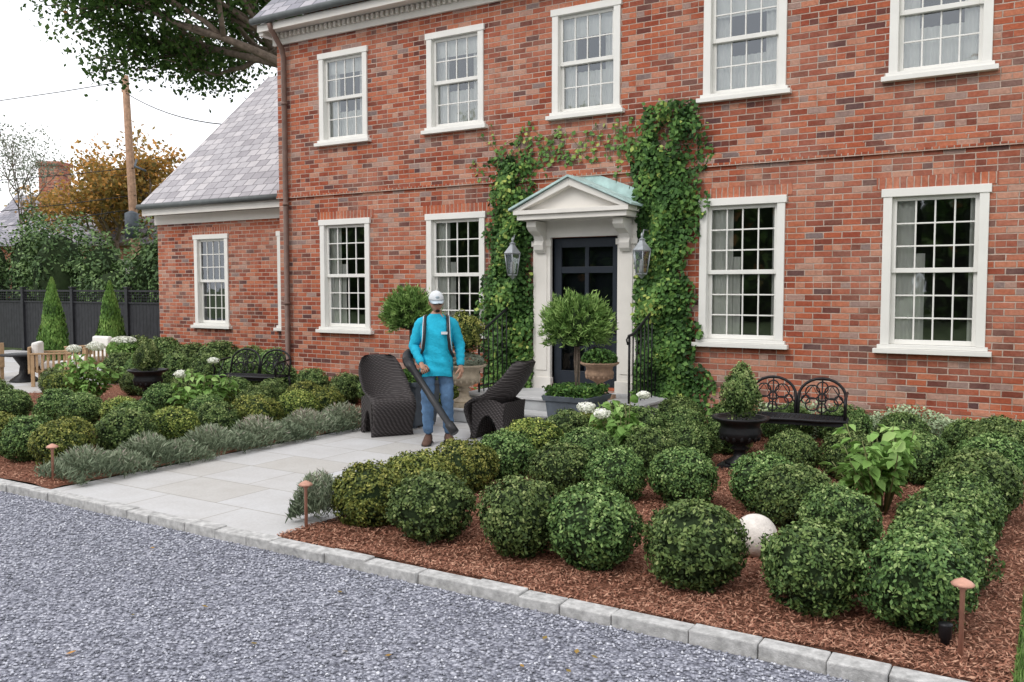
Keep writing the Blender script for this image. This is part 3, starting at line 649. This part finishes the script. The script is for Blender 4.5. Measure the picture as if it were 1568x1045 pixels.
def planter(x,y,headz,headr,rim=.6):
    e=empty('topiary_planter',(x,y,0)); b=MB(); t=.27;bt=.22
    def sq(h,z): return [(-h,-h,z),(h,-h,z),(h,h,z),(-h,h,z)]
    b.rings([sq(bt,.03),sq(t,rim-.06)],0,True,False); b.rings([sq(t+.02,rim-.06),sq(t+.035,rim),sq(t-.01,rim),sq(t-.01,rim-.03)],0,True,False)
    for s1 in(-1,1):
        for s2 in(-1,1): b.box(s1*.18-.03,s1*.18+.03,s2*.18-.03,s2*.18+.03,0,.03)
    for s1 in (-1,1):
        rs=[(.045*math.cos(a),s1*.258,rim*.6+.045*math.sin(a)) for a in [2*PI*k/12 for k in range(13)]]; b.tube(rs,.008,0,5)
        rs=[(.258*s1,.045*math.cos(a),rim*.6+.045*math.sin(a)) for a in [2*PI*k/12 for k in range(13)]]; b.tube(rs,.008,0,5)
    b.obj('box',[LEAD],e,bevel=.008)
    b=MB()
    for k in range(3):
        a=k*2.1; b.tube([(.02*math.cos(a),.02*math.sin(a),rim-.05),(.03*math.cos(a+1),.03*math.sin(a+1),(rim+headz)/2),(.01*math.cos(a+2),.01*math.sin(a+2),headz)],.014,0,6)
    b.obj('trunk',[BARK],e)
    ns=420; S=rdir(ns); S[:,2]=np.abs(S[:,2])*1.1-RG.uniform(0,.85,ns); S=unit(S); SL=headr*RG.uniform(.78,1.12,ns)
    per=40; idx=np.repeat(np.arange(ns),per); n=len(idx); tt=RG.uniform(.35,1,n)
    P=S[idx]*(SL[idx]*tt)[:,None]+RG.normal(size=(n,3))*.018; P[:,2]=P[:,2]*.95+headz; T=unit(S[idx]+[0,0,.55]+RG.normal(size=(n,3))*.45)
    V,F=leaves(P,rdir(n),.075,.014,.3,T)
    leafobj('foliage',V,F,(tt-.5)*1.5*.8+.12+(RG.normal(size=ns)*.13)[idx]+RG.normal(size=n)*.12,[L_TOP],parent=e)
    b=MB(); b.ellip((0,0,headz),(headr*.62,headr*.62,headr*.58),0); b.obj('core',[DCORE],e)
    n=2200; P=RG.uniform(-1,1,(n,3))*[.29,.29,.07]+[0,0,rim+.04]; V,F=leaves(P,rdir(n)+[0,0,.8],.05,.035,.8); leafobj('underplanting',V,F,RG.uniform(.1,.9,n),[L_IVY],parent=e)
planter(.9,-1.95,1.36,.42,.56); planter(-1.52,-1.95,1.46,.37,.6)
b=MB(); b.ellip((0,0,0),(.145,.145,.145),0,32,20); b.obj('stone_sphere',[MARB],loc=(3.93,-5.15,.13))
def plight(x,y,h):
    b=MB(); b.lathe([(.012,-.02),(.012,h-.05),(.02,h-.045),(.02,h-.02),(.05,h-.028),(.054,h-.02),(.04,h-.007),(.015,h+.006),(.004,h+.01)],(x,y,0),0,14); b.obj('path_light',[COPPER])
plight(.91,-6.30,.36); plight(-2.19,-6.40,.36); plight(5.27,-6.32,.40)
b=MB(); b.lathe([(.02,0),(.022,.05),(.03,.055),(.032,.12),(.034,.13),(.005,.135)],(5.19,-6.2,0),0,12); b.obj('spot_light',[IRON])
# ---------------------------------------------------------------- iron benches
def bench(x,y,rz,w=1.02):
    e=empty('iron_bench',(x,y,0),rz); b=MB(); h=w/2; sz=.40
    def circ(cx,cz,r,yy,k=14,rad=.008,tilt=.25):
        b.tube([(cx+r*math.cos(2*PI*i/k),yy+(cz-sz)*tilt+tilt*r*math.sin(2*PI*i/k),cz+r*math.sin(2*PI*i/k)) for i in range(k+1)],rad,0,5)
    rim=[(-h,-.22,sz),(-h*.5,-.25,sz),(0,-.23,sz),(h*.5,-.25,sz),(h,-.22,sz),(h,.17,sz),(-h,.17,sz),(-h,-.22,sz)]
    b.tube(rim,.018,0,6)
    for i in range(1,20): xx=-h+w*i/20; b.tube([(xx,-.23,sz),(xx,.17,sz)],.008,0,4)
    for i in range(1,7): yy=-.23+.4*i/7; b.tube([(-h,yy,sz),(h,yy,sz)],.007,0,4)
    b.box(-h+.01,h-.01,-.225,-.215,sz-.055,sz-.005)
    for s in (-1,1):
        cx=s*h*.5; r=h*.47
        pts=[(cx-r,.18,sz)]+[(cx-r*math.cos(PI*i/12),.18+.25*(.22+.17*math.sin(PI*i/12)),sz+.20+.20*math.sin(PI*i/12)) for i in range(13)]+[(cx+r,.18,sz)]
        b.tube(pts,.016,0,6)
        for cz,rr in ((.12,.07),(.25,.075)):
            for dx in (-.1,.1): circ(cx+dx,sz+cz,rr,.18)
        circ(cx,sz+.30,.06,.18); circ(cx,sz+.19,.04,.18); circ(cx,sz+.08,.05,.18)
        for dx in (-.17,.17): circ(cx+dx,sz+.17,.045,.18)
        b.tube([(cx,.18,sz),(cx,.275,sz+.40)],.008)
        b.tube([(cx-r,.21,sz+.12),(cx-.1,.25,sz+.32),(cx,.21,sz+.14),(cx+.1,.25,sz+.32),(cx+r,.21,sz+.12)],.008)
    for s in (-1,1):
        X=s*h
        b.tube([(X,.22,sz+.26),(X,.0,sz+.24),(X,-.17,sz+.23),(X,-.23,sz+.17),(X,-.18,sz+.12),(X,-.2,sz)],.015,0,6)
        b.tube([(X,-.1,sz),(X,0,sz+.12),(X,.05,sz+.23)],.009,0,5); b.tube([(X,.1,sz),(X,-.05,sz+.14),(X,-.1,sz+.23)],.009,0,5)
        b.tube([(X,-.2,sz),(X,-.26,sz-.1),(X,-.2,.15),(X,-.25,.0)],[.022,.02,.014,.018],0,6)
        b.tube([(X,.16,sz),(X,.2,.2),(X,.26,.0)],[.022,.018,.016],0,6)
        b.tube([(X,-.2,.22),(X,0,.30),(X,.19,.22)],.009,0,5)
    b.obj('frame',[IRON],e)
bench(3.22,-1.3,math.radians(8),1.04); bench(-5.25,-1.3,math.radians(12),1.15)
# ---------------------------------------------------------------- wicker chairs
def wicker():
    m,nt,b=newmat('wicker'); tc=nt.nodes.new('ShaderNodeTexCoord').outputs['Object']
    c=nd(nt,'ShaderNodeTexWave'); c.wave_type='BANDS'; c.bands_direction='Z'; c.inputs['Scale'].default_value=17; c.inputs['Distortion'].default_value=.6; nt.links.new(tc,c.inputs['Vector'])
    d=nd(nt,'ShaderNodeTexWave'); d.wave_type='BANDS'; d.bands_direction='DIAGONAL'; d.inputs['Scale'].default_value=12; d.inputs['Distortion'].default_value=.8; nt.links.new(tc,d.inputs['Vector'])
    f=mt(nt,'MULTIPLY',c.outputs['Fac'],d.outputs['Fac'])
    nt.links.new(ramp(nt,f,[(0,(.024,.020,.020)),(.5,(.075,.065,.065)),(1,(.14,.125,.125))]),b.inputs['Base Color']); b.inputs['Roughness'].default_value=.6
    bump(nt,b,f,.008,.9); return m
WICK=wicker()
def chair(x,y,rz):
    prof=[(.45,.93,.17,0),(.43,.905,.22,.0),(.37,.79,.27,.02),(.30,.67,.29,.05),(.22,.555,.30,.10),(.13,.455,.30,.13),(.02,.41,.30,.13),(-.08,.405,.29,.09),(-.18,.425,.285,.04),(-.26,.43,.28,.01),(-.315,.40,.275,0),(-.325,.34,.27,0),(-.30,.24,.258,0),(-.255,.14,.25,0),(-.235,.06,.255,0),(-.245,.0,.265,0)]
    b=MB(); T=.03; nx=12
    def surf(off):
        rs=[]
        for i,(yy,zz,hw,lip) in enumerate(prof):
            a=prof[max(i-1,0)];c=prof[min(i+1,len(prof)-1)]
            d=Vector((0,c[0]-a[0],c[1]-a[1])).normalized(); nrm=Vector((0,d.z,-d.y))
            row=[]
            for k in range(nx+1):
                s=-1+2*k/nx; q=abs(s)**2.5
                back=(1 if i<6 else .4 if i<9 else 0)
                row.append(Vector((s*hw,yy-q*.12*back,zz+q*lip))+nrm*off)
            rs.append(row)
        return rs
    A=surf(0);B=surf(T)
    b.rings([a+list(reversed(bb)) for a,bb in zip(A,B)],0,True,True)
    for s in (-1,1):
        P=[]
        for i in range(15):
            t=i/14; yy=-.24+.42*t; zt=.43+.06*math.sin(PI*t); z0=.30*max(0,math.sin(PI*min(1,max(0,(t-.08)/.78))))**.6; xw=s*(.258-.012*math.sin(PI*t))
            P.append([Vector((xw,yy,z0)),Vector((xw,yy,zt)),Vector((xw-s*T,yy,zt)),Vector((xw-s*T,yy,z0))])
        b.rings(P,0,True,False)
    b.rings([[Vector((-.25,y_,z)),Vector((.25,y_,z)),Vector((.25,y_+T,z)),Vector((-.25,y_+T,z))] for y_,z in ((.21,0),(.17,.12),(.15,.28),(.17,.45))],0,True,False)
    b.obj('wicker_armchair',[WICK],loc=(x,y,0),rz=rz)
chair(-1.42,-2.6,math.radians(58)); chair(-.02,-2.15,math.radians(-88))
# ---------------------------------------------------------------- patio set (far left)
TEAK=simple('teak',(.42,.28,.16),.7,var=.2)
CUSH=simple('cushion',(.78,.76,.73),.9,var=.05)
def pchair(x,y,rz):
    e=empty('patio_chair',(x,y,0),rz); b=MB()
    for s in (-1,1):
        b.box(s*.33-.03,s*.33+.03,-.33,-.27,0,.58); b.box(s*.33-.03,s*.33+.03,.27,.33,0,.58); b.box(s*.33-.04,s*.33+.04,-.34,.34,.582,.61)
        for k in range(6): b.box(s*.33-.01,s*.33+.01,-.24+.09*k,-.20+.09*k,.25,.58)
    b.box(-.3,.3,-.32,.30,.26,.30); b.box(-.36,.36,.335,.375,.24,.72)
    b.obj('frame',[TEAK],e,bevel=.006); c=MB(); c.box(-.28,.28,-.32,.2,.302,.42); c.box(-.28,.28,.21,.33,.35,.80); c.obj('cushions',[CUSH],e,bevel=.04)
pchair(-10.2,-1.6,math.radians(140)); pchair(-12.3,-1.9,math.radians(-100)); pchair(-11.1,-.3,math.radians(0))
b=MB(); b.lathe([(.28,0),(.25,.04),(.10,.15),(.08,.3),(.2,.48),(.42,.50),(.42,.53),(.01,.535)],(-11.2,-1.6,0),0,20); b.obj('patio_table',[IRON])
e=empty('potted_white_flowers',(-10.0,-.3,0)); b=MB(); b.lathe([(.16,0),(.22,.35),(.24,.36),(.2,.37),(.01,.35)]); b.obj('pot',[TERRA],e)
P=rdir(900)*[.3,.3,.2]+[0,0,.58]; V,F=leaves(P,rdir(900),.07,.05,.8); leafobj('leaves',V,F,RG.uniform(0,1,900),[L_HYD],parent=e)
P=rdir(700)*[.26,.2,.07]+[0,0,.76]; V,F=leaves(P,rdir(700),.04,.04,.8); leafobj('blooms',V,F,RG.uniform(.5,1,700),[L_FLW],parent=e)
# ---------------------------------------------------------------- fence
b=MB(); FB=simple('fence_stain',(.025,.026,.03),.6,var=.3)
x=-34.0
while x<-10.6:
    b.box(x,x+.13,3.1,3.12,.05,1.38); x+=.138
x=-34.0
while x<-10.6:
    b.box(x,x+.11,3.04,3.16,-.1,1.78); b.box(x-.02,x+.13,3.02,3.18,1.782,1.82)
    k=x+.11
    for i in range(22):
        b.box(k+.1*i-.006,k+.1*i+.006,3.10,3.115,1.42,1.68)
    x+=2.4
b.box(-34,-10.6,3.07,3.14,1.382,1.42); b.box(-34,-10.6,3.07,3.14,1.682,1.73); b.box(-34,-10.6,3.122,3.14,.3,.4)
for zz in (1.48,1.55,1.62): b.box(-34,-10.6,3.095,3.12,zz-.005,zz+.005)
b.obj('fence',[FB])
# ---------------------------------------------------------------- trees
def tree(name,base,trunk_h,r0,levels,spread,length,leafm,lsize,nl,cl_r,seed,dirs=None,bark=BARK,upw=.25,lean=(0,0),zmin=-9):
    r=random.Random(seed); e=empty(name,base); b=MB(); tips=[]
    def br(p,d,L,rad,lv):
        pts=[p]; n=4; q=p.copy(); dd=d.copy()
        for i in range(n):
            dd=(dd+Vector((r.gauss(0,.16),r.gauss(0,.16),r.gauss(0,.12)+upw*.12))).normalized()
            if q.z<zmin+.8 and dd.z<.1: dd=Vector((dd.x,dd.y,.25)).normalized()
            q=q+dd*(L/n); pts.append(q.copy())
        b.tube(pts,[rad*(1-.45*i/n) for i in range(n+1)],0,6 if lv<2 else 4)
        if lv>=levels-2:
            for k in range(2,n+1):
                if pts[k].z>zmin: tips.append((pts[k],lv))
        if lv<levels:
            for k in range(r.choice((3,4)) if lv<levels-1 else 3):
                t=r.randint(2,n); ax=Vector((r.gauss(0,1),r.gauss(0,1),r.gauss(0,.6))); nd_=(dd+ax.normalized()*spread).normalized()
                br(pts[t],nd_,L*r.uniform(.6,.8),rad*.55,lv+1)
    top=Vector((lean[0],lean[1],trunk_h)); b.tube([(0,0,-.2),(lean[0]*.4,lean[1]*.4,trunk_h*.5),top],[r0*1.3,r0,r0*.85],0,10)
    dirs=dirs or [(math.cos(a),math.sin(a),r.uniform(.3,1)) for a in [k*2*PI/6+r.uniform(-.3,.3) for k in range(6)]]
    for d in dirs: br(top-Vector((0,0,r.uniform(0,.08)*trunk_h)),Vector(d).normalized(),length,r0*.5,0)
    b.obj('trunk',[bark],e)
    C=np.array([t[0] for t in tips]); n=len(C)*nl; idx=np.repeat(np.arange(len(C)),nl)
    P=C[idx]+RG.normal(size=(n,3))*cl_r*[1,1,.7]; cs=RG.normal(size=len(C))*.14
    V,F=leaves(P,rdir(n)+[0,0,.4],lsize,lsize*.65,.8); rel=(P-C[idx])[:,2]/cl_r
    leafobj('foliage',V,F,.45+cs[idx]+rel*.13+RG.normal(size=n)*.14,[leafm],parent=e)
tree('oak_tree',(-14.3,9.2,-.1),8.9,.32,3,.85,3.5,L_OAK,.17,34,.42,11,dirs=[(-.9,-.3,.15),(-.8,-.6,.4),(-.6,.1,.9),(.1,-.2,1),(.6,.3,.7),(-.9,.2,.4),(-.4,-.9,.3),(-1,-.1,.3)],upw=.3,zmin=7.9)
tree('autumn_tree',(-29,15.5,-.1),4.7,.18,3,.8,2.1,L_ORG,.20,8,.36,5)
tree('autumn_tree',(-33.5,15.5,-.1),4.2,.18,3,.8,1.9,L_ORG,.20,8,.36,8)
tree('birch_tree',(-29.5,8.8,-.1),3.8,.08,3,.5,2.1,L_PALE,.10,4,.34,17,dirs=[(.1,0,1),(-.3,.2,1),(.2,-.1,1)],upw=1.4)
tree('birch_tree',(-33,8.0,-.1),3.0,.08,3,.5,2.1,L_PALE,.10,4,.34,19,dirs=[(.1,0,1),(-.3,.2,1),(.2,-.1,1)],upw=1.4)
def massfol(name,blobs,mat,n,ls,seed=3):
    e=empty(name); VV=[];FF=[];S=[];o=0; b=MB()
    tot=sum(r[0]*r[2] for _,r in blobs)
    for i,(c,r) in enumerate(blobs):
        m=int(n*r[0]*r[2]/tot); D=rdir(m); k=(1+.2*sines(D,3.2,seed+i)+.10*sines(D,9,seed+i+50))
        P=D*k[:,None]*np.array(r)*(1-RG.uniform(0,1,(m,1))**2*.3)+np.array(c); V,F=leaves(P,D+[0,0,.3],ls,ls*.5,1.0)
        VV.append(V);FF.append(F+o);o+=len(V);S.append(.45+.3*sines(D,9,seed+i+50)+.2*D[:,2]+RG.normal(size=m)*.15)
        b.ellip(c,tuple(x*.74 for x in r),0,10,7)
    leafobj('foliage',np.vstack(VV),np.vstack(FF),np.concatenate(S),[mat],parent=e); b.obj('core',[DCORE],e)
bl=[]; rr=random.Random(4)
for i in range(19):
    t=i/18; x=-30+18.0*t; y=5.2+rr.uniform(-.6,1.2)+t*1.5; h=rr.uniform(1.3,2.5); bl.append(((x,y,h*.9),(rr.uniform(.8,1.5),1.1,h)))
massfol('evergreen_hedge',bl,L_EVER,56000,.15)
bl=[]
for i in range(14): bl.append(((-75+6.0*i+rr.uniform(-2,2),38+rr.uniform(-4,6)+i,3),(rr.uniform(3.5,6),4,rr.uniform(3.5,6.0))))
massfol('distant_trees',bl,L_EVER,30000,.45,9)
bl=[]
for i in range(30): bl.append(((-50+3.9*i+rr.uniform(-1,1),-40+rr.uniform(-4,4),rr.uniform(3.0,4.5)),(rr.uniform(3.5,5),4,rr.uniform(6,9.5))))
massfol('tree_line',bl,L_OAK,36000,.6,30)
e=empty('utility_pole',(-23.7,9.6,0)); b=MB(); b.tube([(.35,0,-.2),(0,0,5),(-.25,0,9.6)],[.17,.15,.12],0,8)
b.box(-.35,-.1,-.1,.1,9.0,9.1,0); b.lathe([(.25,0),(.25,.9),(.05,1.0)],(.35,-.3,3.6),1,10); b.tube([(.3,0,6.5),(.6,-.3,6.2),(1.1,-.2,6.0)],.04,1)
b.obj('pole',[simple('pole_wood',(.40,.25,.17),.9,var=.3),LEAD],e)
b=MB()
for (x0,y0,z0),(x1,y1,z1),sag in (((-24,9.6,9.0),(-10.5,5,5.9),.5),((-24,9.6,9.4),(-60,2,10.5),.8),((-23.5,9.6,6.2),(-60,0,7.5),.8),((-23.5,9.6,5.2),(-60,0,6.0),1.0),((-23.5,9.6,4.7),(-60,0,5.2),1.1)):
    b.tube([(x0+(x1-x0)*t,y0+(y1-y0)*t,z0+(z1-z0)*t-sag*4*t*(1-t)) for t in [k/12 for k in range(13)]],.016,0,4)
b.obj('overhead_wires',[IRON])
Hn=empty('neighbour_brick_house',(-37.5,15,0),math.radians(25)); b=MB(); b.box(-4,5,0,6,0,4.2); b.add([(-4,0,4.2),(-4,6,4.2),(-4,3,6.6),(5,0,4.2),(5,6,4.2),(5,3,6.6)],[(0,1,2),(3,4,5)])
b.box(-2.2,-1.1,1.8,2.9,4.2,8.2); b.box(-2.3,-1.0,1.7,3.0,8.2,8.4); b.obj('walls',[BRICK],Hn)
b=MB(); b.prism([(-.4,4.0),(3,6.8),(6.4,4.0),(6.4,3.88),(3,6.65),(-.4,3.88)],-4.4,5.4,0,'x'); b.obj('roof',[SLATE],Hn)
b=MB()
for x in (-2,1,3.5): b.box(x-.5,x+.5,-.06,-.005,1.5,3.2)
b.obj('windows',[WHITE],Hn)
# ---------------------------------------------------------------- man
SKIN=simple('skin',(.40,.22,.15),.55,var=.08,spec=.4); SHIRT=simple('turquoise_shirt',(.015,.40,.58),.8,var=.15,scale=5,bmp=.02)
JEAN=simple('denim',(.08,.15,.26),.85,var=.4,scale=9,bmp=.01); SHOE=simple('boot_leather',(.10,.055,.04),.7); HAIR=simple('dark_hair',(.02,.014,.01),.8)
CAPM=simple('cap_cloth',(.62,.64,.66),.85,var=.1); EYEW=simple('eye_white',(.8,.8,.78),.3,var=.02); BLK=simple('black_plastic',(.02,.02,.022),.4); ORNG=simple('dark_grey_plastic',(.06,.065,.07),.5)
def skin(verts,edges,root=0,sub=2):
    me=bpy.data.meshes.new('sk'); me.from_pydata([v[0] for v in verts],edges,[]); o=bpy.data.objects.new('sk',me); scene.collection.objects.link(o)
    m=o.modifiers.new('s','SKIN'); m.use_smooth_shade=True
    for i,v in enumerate(verts):
        sv=me.skin_vertices[0].data[i]; r=v[1]; sv.radius=(r,r) if isinstance(r,(int,float)) else r; sv.use_root=(i==root)
    s=o.modifiers.new('u','SUBSURF'); s.levels=sub; s.render_levels=sub
    dg=bpy.context.evaluated_depsgraph_get(); dg.update(); out=bpy.data.meshes.new_from_object(o.evaluated_get(dg)); bpy.data.objects.remove(o); return out
MAN=empty('man',(-.44,-2.86,0),math.radians(36))
jt=[((0,0,.93),(.155,.115)),((0,-.005,1.10),(.15,.115)),((0,-.01,1.28),(.17,.12)),((0,.005,1.44),(.085,.08)),((0,-.02,1.54),.052),
 ((.175,.0,1.39),.068),((.265,.03,1.14),.052),((.275,-.06,.90),.034),
 ((-.175,.0,1.39),.068),((-.26,.03,1.13),.052),((-.17,-.16,.935),.034),
 ((.10,0,.86),.10),((.12,-.03,.49),.078),((.135,.01,.10),.062),
 ((-.10,0,.86),.10),((-.105,-.06,.49),.078),((-.10,-.02,.10),.062)]
ed=[(0,1),(1,2),(2,3),(3,4),(2,5),(5,6),(6,7),(2,8),(8,9),(9,10),(0,11),(11,12),(12,13),(0,14),(14,15),(15,16)]
lab=[1,1,1,0,1,1,1,1,1,1,2,2,2,2,2,2]
me=skin(jt,ed)
for m in (SKIN,SHIRT,JEAN): me.materials.append(m)
for v in me.vertices:
    if v.co.z<.72:
        f=.005*math.sin(v.co.z*62+v.co.x*20)+.004*math.sin(v.co.z*110+v.co.y*40); cx=.12 if v.co.x>0 else -.105
        v.co.x+=f*(1 if v.co.x>cx else -1); v.co.y+=f*.8
J=[np.array(j[0]) for j in jt]
for p in me.polygons:
    c=np.array(p.center); best=9;bi=0
    for k,(a,b_) in enumerate(ed):
        A=J[a];B=J[b_]; t=np.clip(np.dot(c-A,B-A)/np.dot(B-A,B-A),0,1); d=np.linalg.norm(c-A-t*(B-A))
        if d<best: best=d;bi=lab[k]
    if abs(c[0])<.2 and c[2]<.90: bi=2
    elif c[2]<1.46 and bi==0: bi=1
    p.material_index=bi; p.use_smooth=True
mkobj('body',me,MAN)
b=MB(); rs=[]
for z in np.linspace(.79,1.50,26):
    zs=(.79,.83,.92,1.02,1.14,1.26,1.34,1.40,1.45,1.50)
    rx=np.interp(z,zs,(.188,.192,.184,.174,.178,.188,.192,.180,.125,.070)); ry=np.interp(z,zs,(.148,.152,.147,.142,.143,.146,.138,.118,.095,.066)); cy=np.interp(z,zs,(0,0,0,-.005,-.01,-.01,-.005,0,0,-.008))
    fold=np.interp(z,(.79,.95,1.1,1.3,1.4,1.5),(.011,.012,.008,.004,.003,0))
    rs.append([Vector((rx*math.copysign(abs(math.cos(t))**.85,math.cos(t))+fold*math.sin(5*t+z*14),cy+ry*math.copysign(abs(math.sin(t))**.9,math.sin(t))+fold*(math.sin(6*t+z*26)+.6*math.sin(z*58+2.5*t)),z+.008*math.sin(t*3)*(z<.85))) for t in [2*PI*k/40 for k in range(40)]])
b.rings(rs,0,False,True)
for s,(el,wr,sh_) in ((1,(J[6],J[7],J[5])),(-1,(J[9],J[10],J[8]))):
    pts=[sh_+np.array([-s*.10,0,.035]),sh_+np.array([-s*.05,0,.022]),sh_+np.array([-s*.012,0,.0])];rad=[.045,.062,.072]
    for t in np.linspace(.12,1,9): pts.append(sh_+(el-sh_)*t); rad.append(.075-.014*t+.004*math.sin(t*21))
    for t in np.linspace(.12,.94,11): pts.append(el+(wr-el)*t); rad.append(.062-.020*t+.005*math.sin(t*26))
    pts.append(el+(wr-el)*.96); rad.append(.034)
    b.tube(pts,rad,0,16)
b.box(.055,.125,-.168,-.158,1.27,1.30,1)
b.obj('shirt',[SHIRT,CAPM],MAN,fixn=True)
b=MB(); HM=Matrix.Translation((0,-.045,1.635))@Matrix.Rotation(math.radians(12),4,'X')@Matrix.Rotation(math.radians(10),4,'Z')
def face(p,d):
    x,y,z=p
    if d.z<-.1: k=1-.28*min(1,(-d.z-.1)); x*=k; y=y*(1-.12*(-d.z))-(.012 if y<0 else -.0)*(-d.z)
    return Vector((x,y,z))
b.ellip((0,0,0),(.076,.096,.122),0,24,18,face,None)
b.rings([[Vector((w_*math.cos(t),-.092-dp+dp*0.3*math.sin(t),z)) for t in [2*PI*k/8 for k in range(8)]] for z,w_,dp in ((-.038,.012,.005),(-.03,.017,.018),(-.01,.010,.010),(.012,.006,.0))],0)
b.ellip((0,-.088,-.062),(.024,.010,.006),3,10,6); b.ellip((0,-.085,-.085),(.026,.010,.016),1,10,6)
for s in (-1,1):
    b.ellip((s*.030,-.086,.004),(.013,.010,.009),2,10,6); b.ellip((s*.030,-.095,.004),(.005,.004,.005),1,8,6)
    b.ellip((s*.078,.005,-.008),(.010,.020,.032),0,8,8)
    b.ellip((s*.031,-.102,.006),(.025,.006,.018),1,12,6); b.tube([(s*.054,-.095,.008),(s*.078,-.04,.008),(s*.082,.01,.004)],.003,1,4)
b.tube([(-.02,-.104,.01),(.02,-.104,.01)],.003,1,4)
b.ellip((0,.018,.015),(.079,.092,.095),1,16,10)
for i in range(len(b.v)): b.v[i]=tuple(HM@Vector(b.v[i]))
b.obj('head',[SKIN,HAIR,EYEW,simple('lips',(.30,.12,.09),.5)],MAN)
b=MB(); rs=[]
for k in range(8):
    ph=PI/2*k/7*.98; rs.append([Vector((.087*math.cos(ph)*math.cos(t),.005+.104*math.cos(ph)*math.sin(t),.030+.10*math.sin(ph))) for t in [2*PI*i/20 for i in range(20)]])
b.rings(rs,0)
top=[]
for i in range(13):
    t=-PI+PI*i/12
    top.append((Vector((.085*math.cos(t),.005+.10*math.sin(t),.034)),Vector((.078*math.cos(t),-.015+.165*math.sin(t) if math.sin(t)<-.05 else .0,.028-.02*abs(math.cos(t))))))
b.rings([[a,c,c-Vector((0,0,.006)),a-Vector((0,0,.006))] for a,c in top],1,True,True)
b.ellip((0,.005,.13),(.01,.01,.006),0,8,4); b.ellip((0,-.085,.07),(.025,.012,.018),1,8,6)
for i in range(len(b.v)): b.v[i]=tuple(HM@Vector(b.v[i]))
b.obj('cap',[CAPM,simple('cap_brim',(.40,.47,.52),.85)],MAN)
def hand(w0,d,pn,side,curl,name):
    d=Vector(d).normalized(); pn=Vector(pn); pn=(pn-d*pn.dot(d)).normalized(); sd=d.cross(pn).normalized()*side; w0=Vector(w0)
    parts=[]
    parts.append(skin([(w0-d*.03,.028),(w0+d*.035,(.036,.022)),(w0+d*.08,(.040,.018))],[(0,1),(1,2)],0,2))
    for k,(o,L) in enumerate(((-.028,.068),(-.010,.078),(.009,.073),(.027,.058))):
        p=w0+d*.06+sd*o; vs=[(p,.0095)]; q=w0+d*.088+sd*o*1.15; vs.append((q,.0095)); a=0; dd=d
        for j in range(3):
            a+=curl; dd=(d*math.cos(a)+pn*math.sin(a)); q=q+dd*L*(.45,.32,.23)[j]; vs.append((q.copy(),.0088-.0008*j))
        parts.append(skin(vs,[(i,i+1) for i in range(4)],0,1))
    p=w0+d*.02-sd*.02; q=w0+d*.045-sd*.045+pn*.012; r_=q+d*.028-sd*.008+pn*.022; t_=r_+d*.020+pn*.016+sd*.006
    parts.append(skin([(p,.012),(q,.0115),(r_,.010),(t_,.009)],[(0,1),(1,2),(2,3)],0,1))
    bb=MB()
    for m in parts: bb.add([v.co[:] for v in m.vertices],[tuple(p.vertices) for p in m.polygons],0,True)
    bb.obj(name,[SKIN],MAN); return w0+d*.098+pn*.026,sd
hand(J[7]-np.array([0,0,.005]),(.03,-.22,-1),(-.85,.35,0),1,.42,'left_hand')
gp_,gs_=hand(J[10],(.35,-.45,-.75),(.15,.65,-.45),-1,.95,'right_hand')
b=MB()
for x,y,a in ((.135,.01,.25),(-.10,-.02,-.15)):
    Mx=Matrix.Translation((x,y,0))@Matrix.Rotation(a,4,'Z'); rs=[]
    for yy,hw,h in ((.085,.025,.06),(.075,.038,.10),(.03,.045,.135),(-.03,.046,.12),(-.08,.05,.085),(-.14,.052,.065),(-.18,.045,.055),(-.20,.025,.035)):
        rs.append([Mx@Vector((hw*math.cos(t),yy,max(.0,h*.5+h*.5*math.sin(t)))) for t in [2*PI*k/12 for k in range(12)]])
    b.rings(rs,0); rs2=[[Mx@Vector((hw*c_,yy,z)) for c_,z in ((-1,0.002),(1,.002),(1,.022),(-1,.022))] for yy,hw in ((.09,.03),(.07,.045),(-.05,.05),(-.15,.056),(-.195,.035))]; b.rings(rs2,1,True,False)
b.obj('boots',[SHOE,BLK],MAN)
LB=empty('leaf_blower',(-.44,-2.86,0),math.radians(36)); b=MB()
b.ellip((0,.27,1.22),(.17,.11,.22),1,16,10); b.box(-.14,.14,.155,.19,.98,1.42,0); b.ellip((0,.28,1.0),(.18,.12,.09),0,14,8)
for s in (-1,1):
    pts=[(s*.12,.15,1.38),(s*.12,.08,1.475),(s*.125,-.04,1.465),(s*.13,-.125,1.38),(s*.135,-.165,1.24),(s*.15,-.15,1.1),(s*.19,-.05,1.02),(s*.19,.1,1.0)]
    b.tube(pts,.017,0,6)
    b.tube([(p[0]+s*.020,p[1]-.004,p[2]+.003) for p in pts[1:6]],.005,2,4)
hose=[(-.16,.27,1.0),(-.27,.20,1.03),(-.33,.08,1.03),(-.335,-.04,.98),(-.31,-.12,.93)]
P2=[];R2=[]
hv=[Vector(h) for h in hose]
for i in range(len(hv)-1):
    for k in range(6): P2.append(hv[i].lerp(hv[i+1],k/6)); R2.append(.060 if k%2 else .048)
b.tube(P2,R2,0,12)
A=Vector((-.32,-.10,.95)); B=Vector((.17,-.62,.27)); dv=B-A
b.tube([A-dv*.02,A+dv*.1,A+dv*.12,A+dv*.5,A+dv*.52,A+dv*.92,A+dv*.93,A+dv*1.06],[.055,.05,.042,.038,.043,.036,.05,.052],0,14)
hp=A+dv*.30; b.tube([gp_-gs_*.06,gp_+gs_*.055],.013,0,8); b.tube([hp,gp_+gs_*.055],.013,0,8); b.tube([A+dv*.18,gp_-gs_*.06],.012,0,8)
b.obj('body',[BLK,ORNG,CAPM],LB)
print('DONE', len(bpy.data.objects))
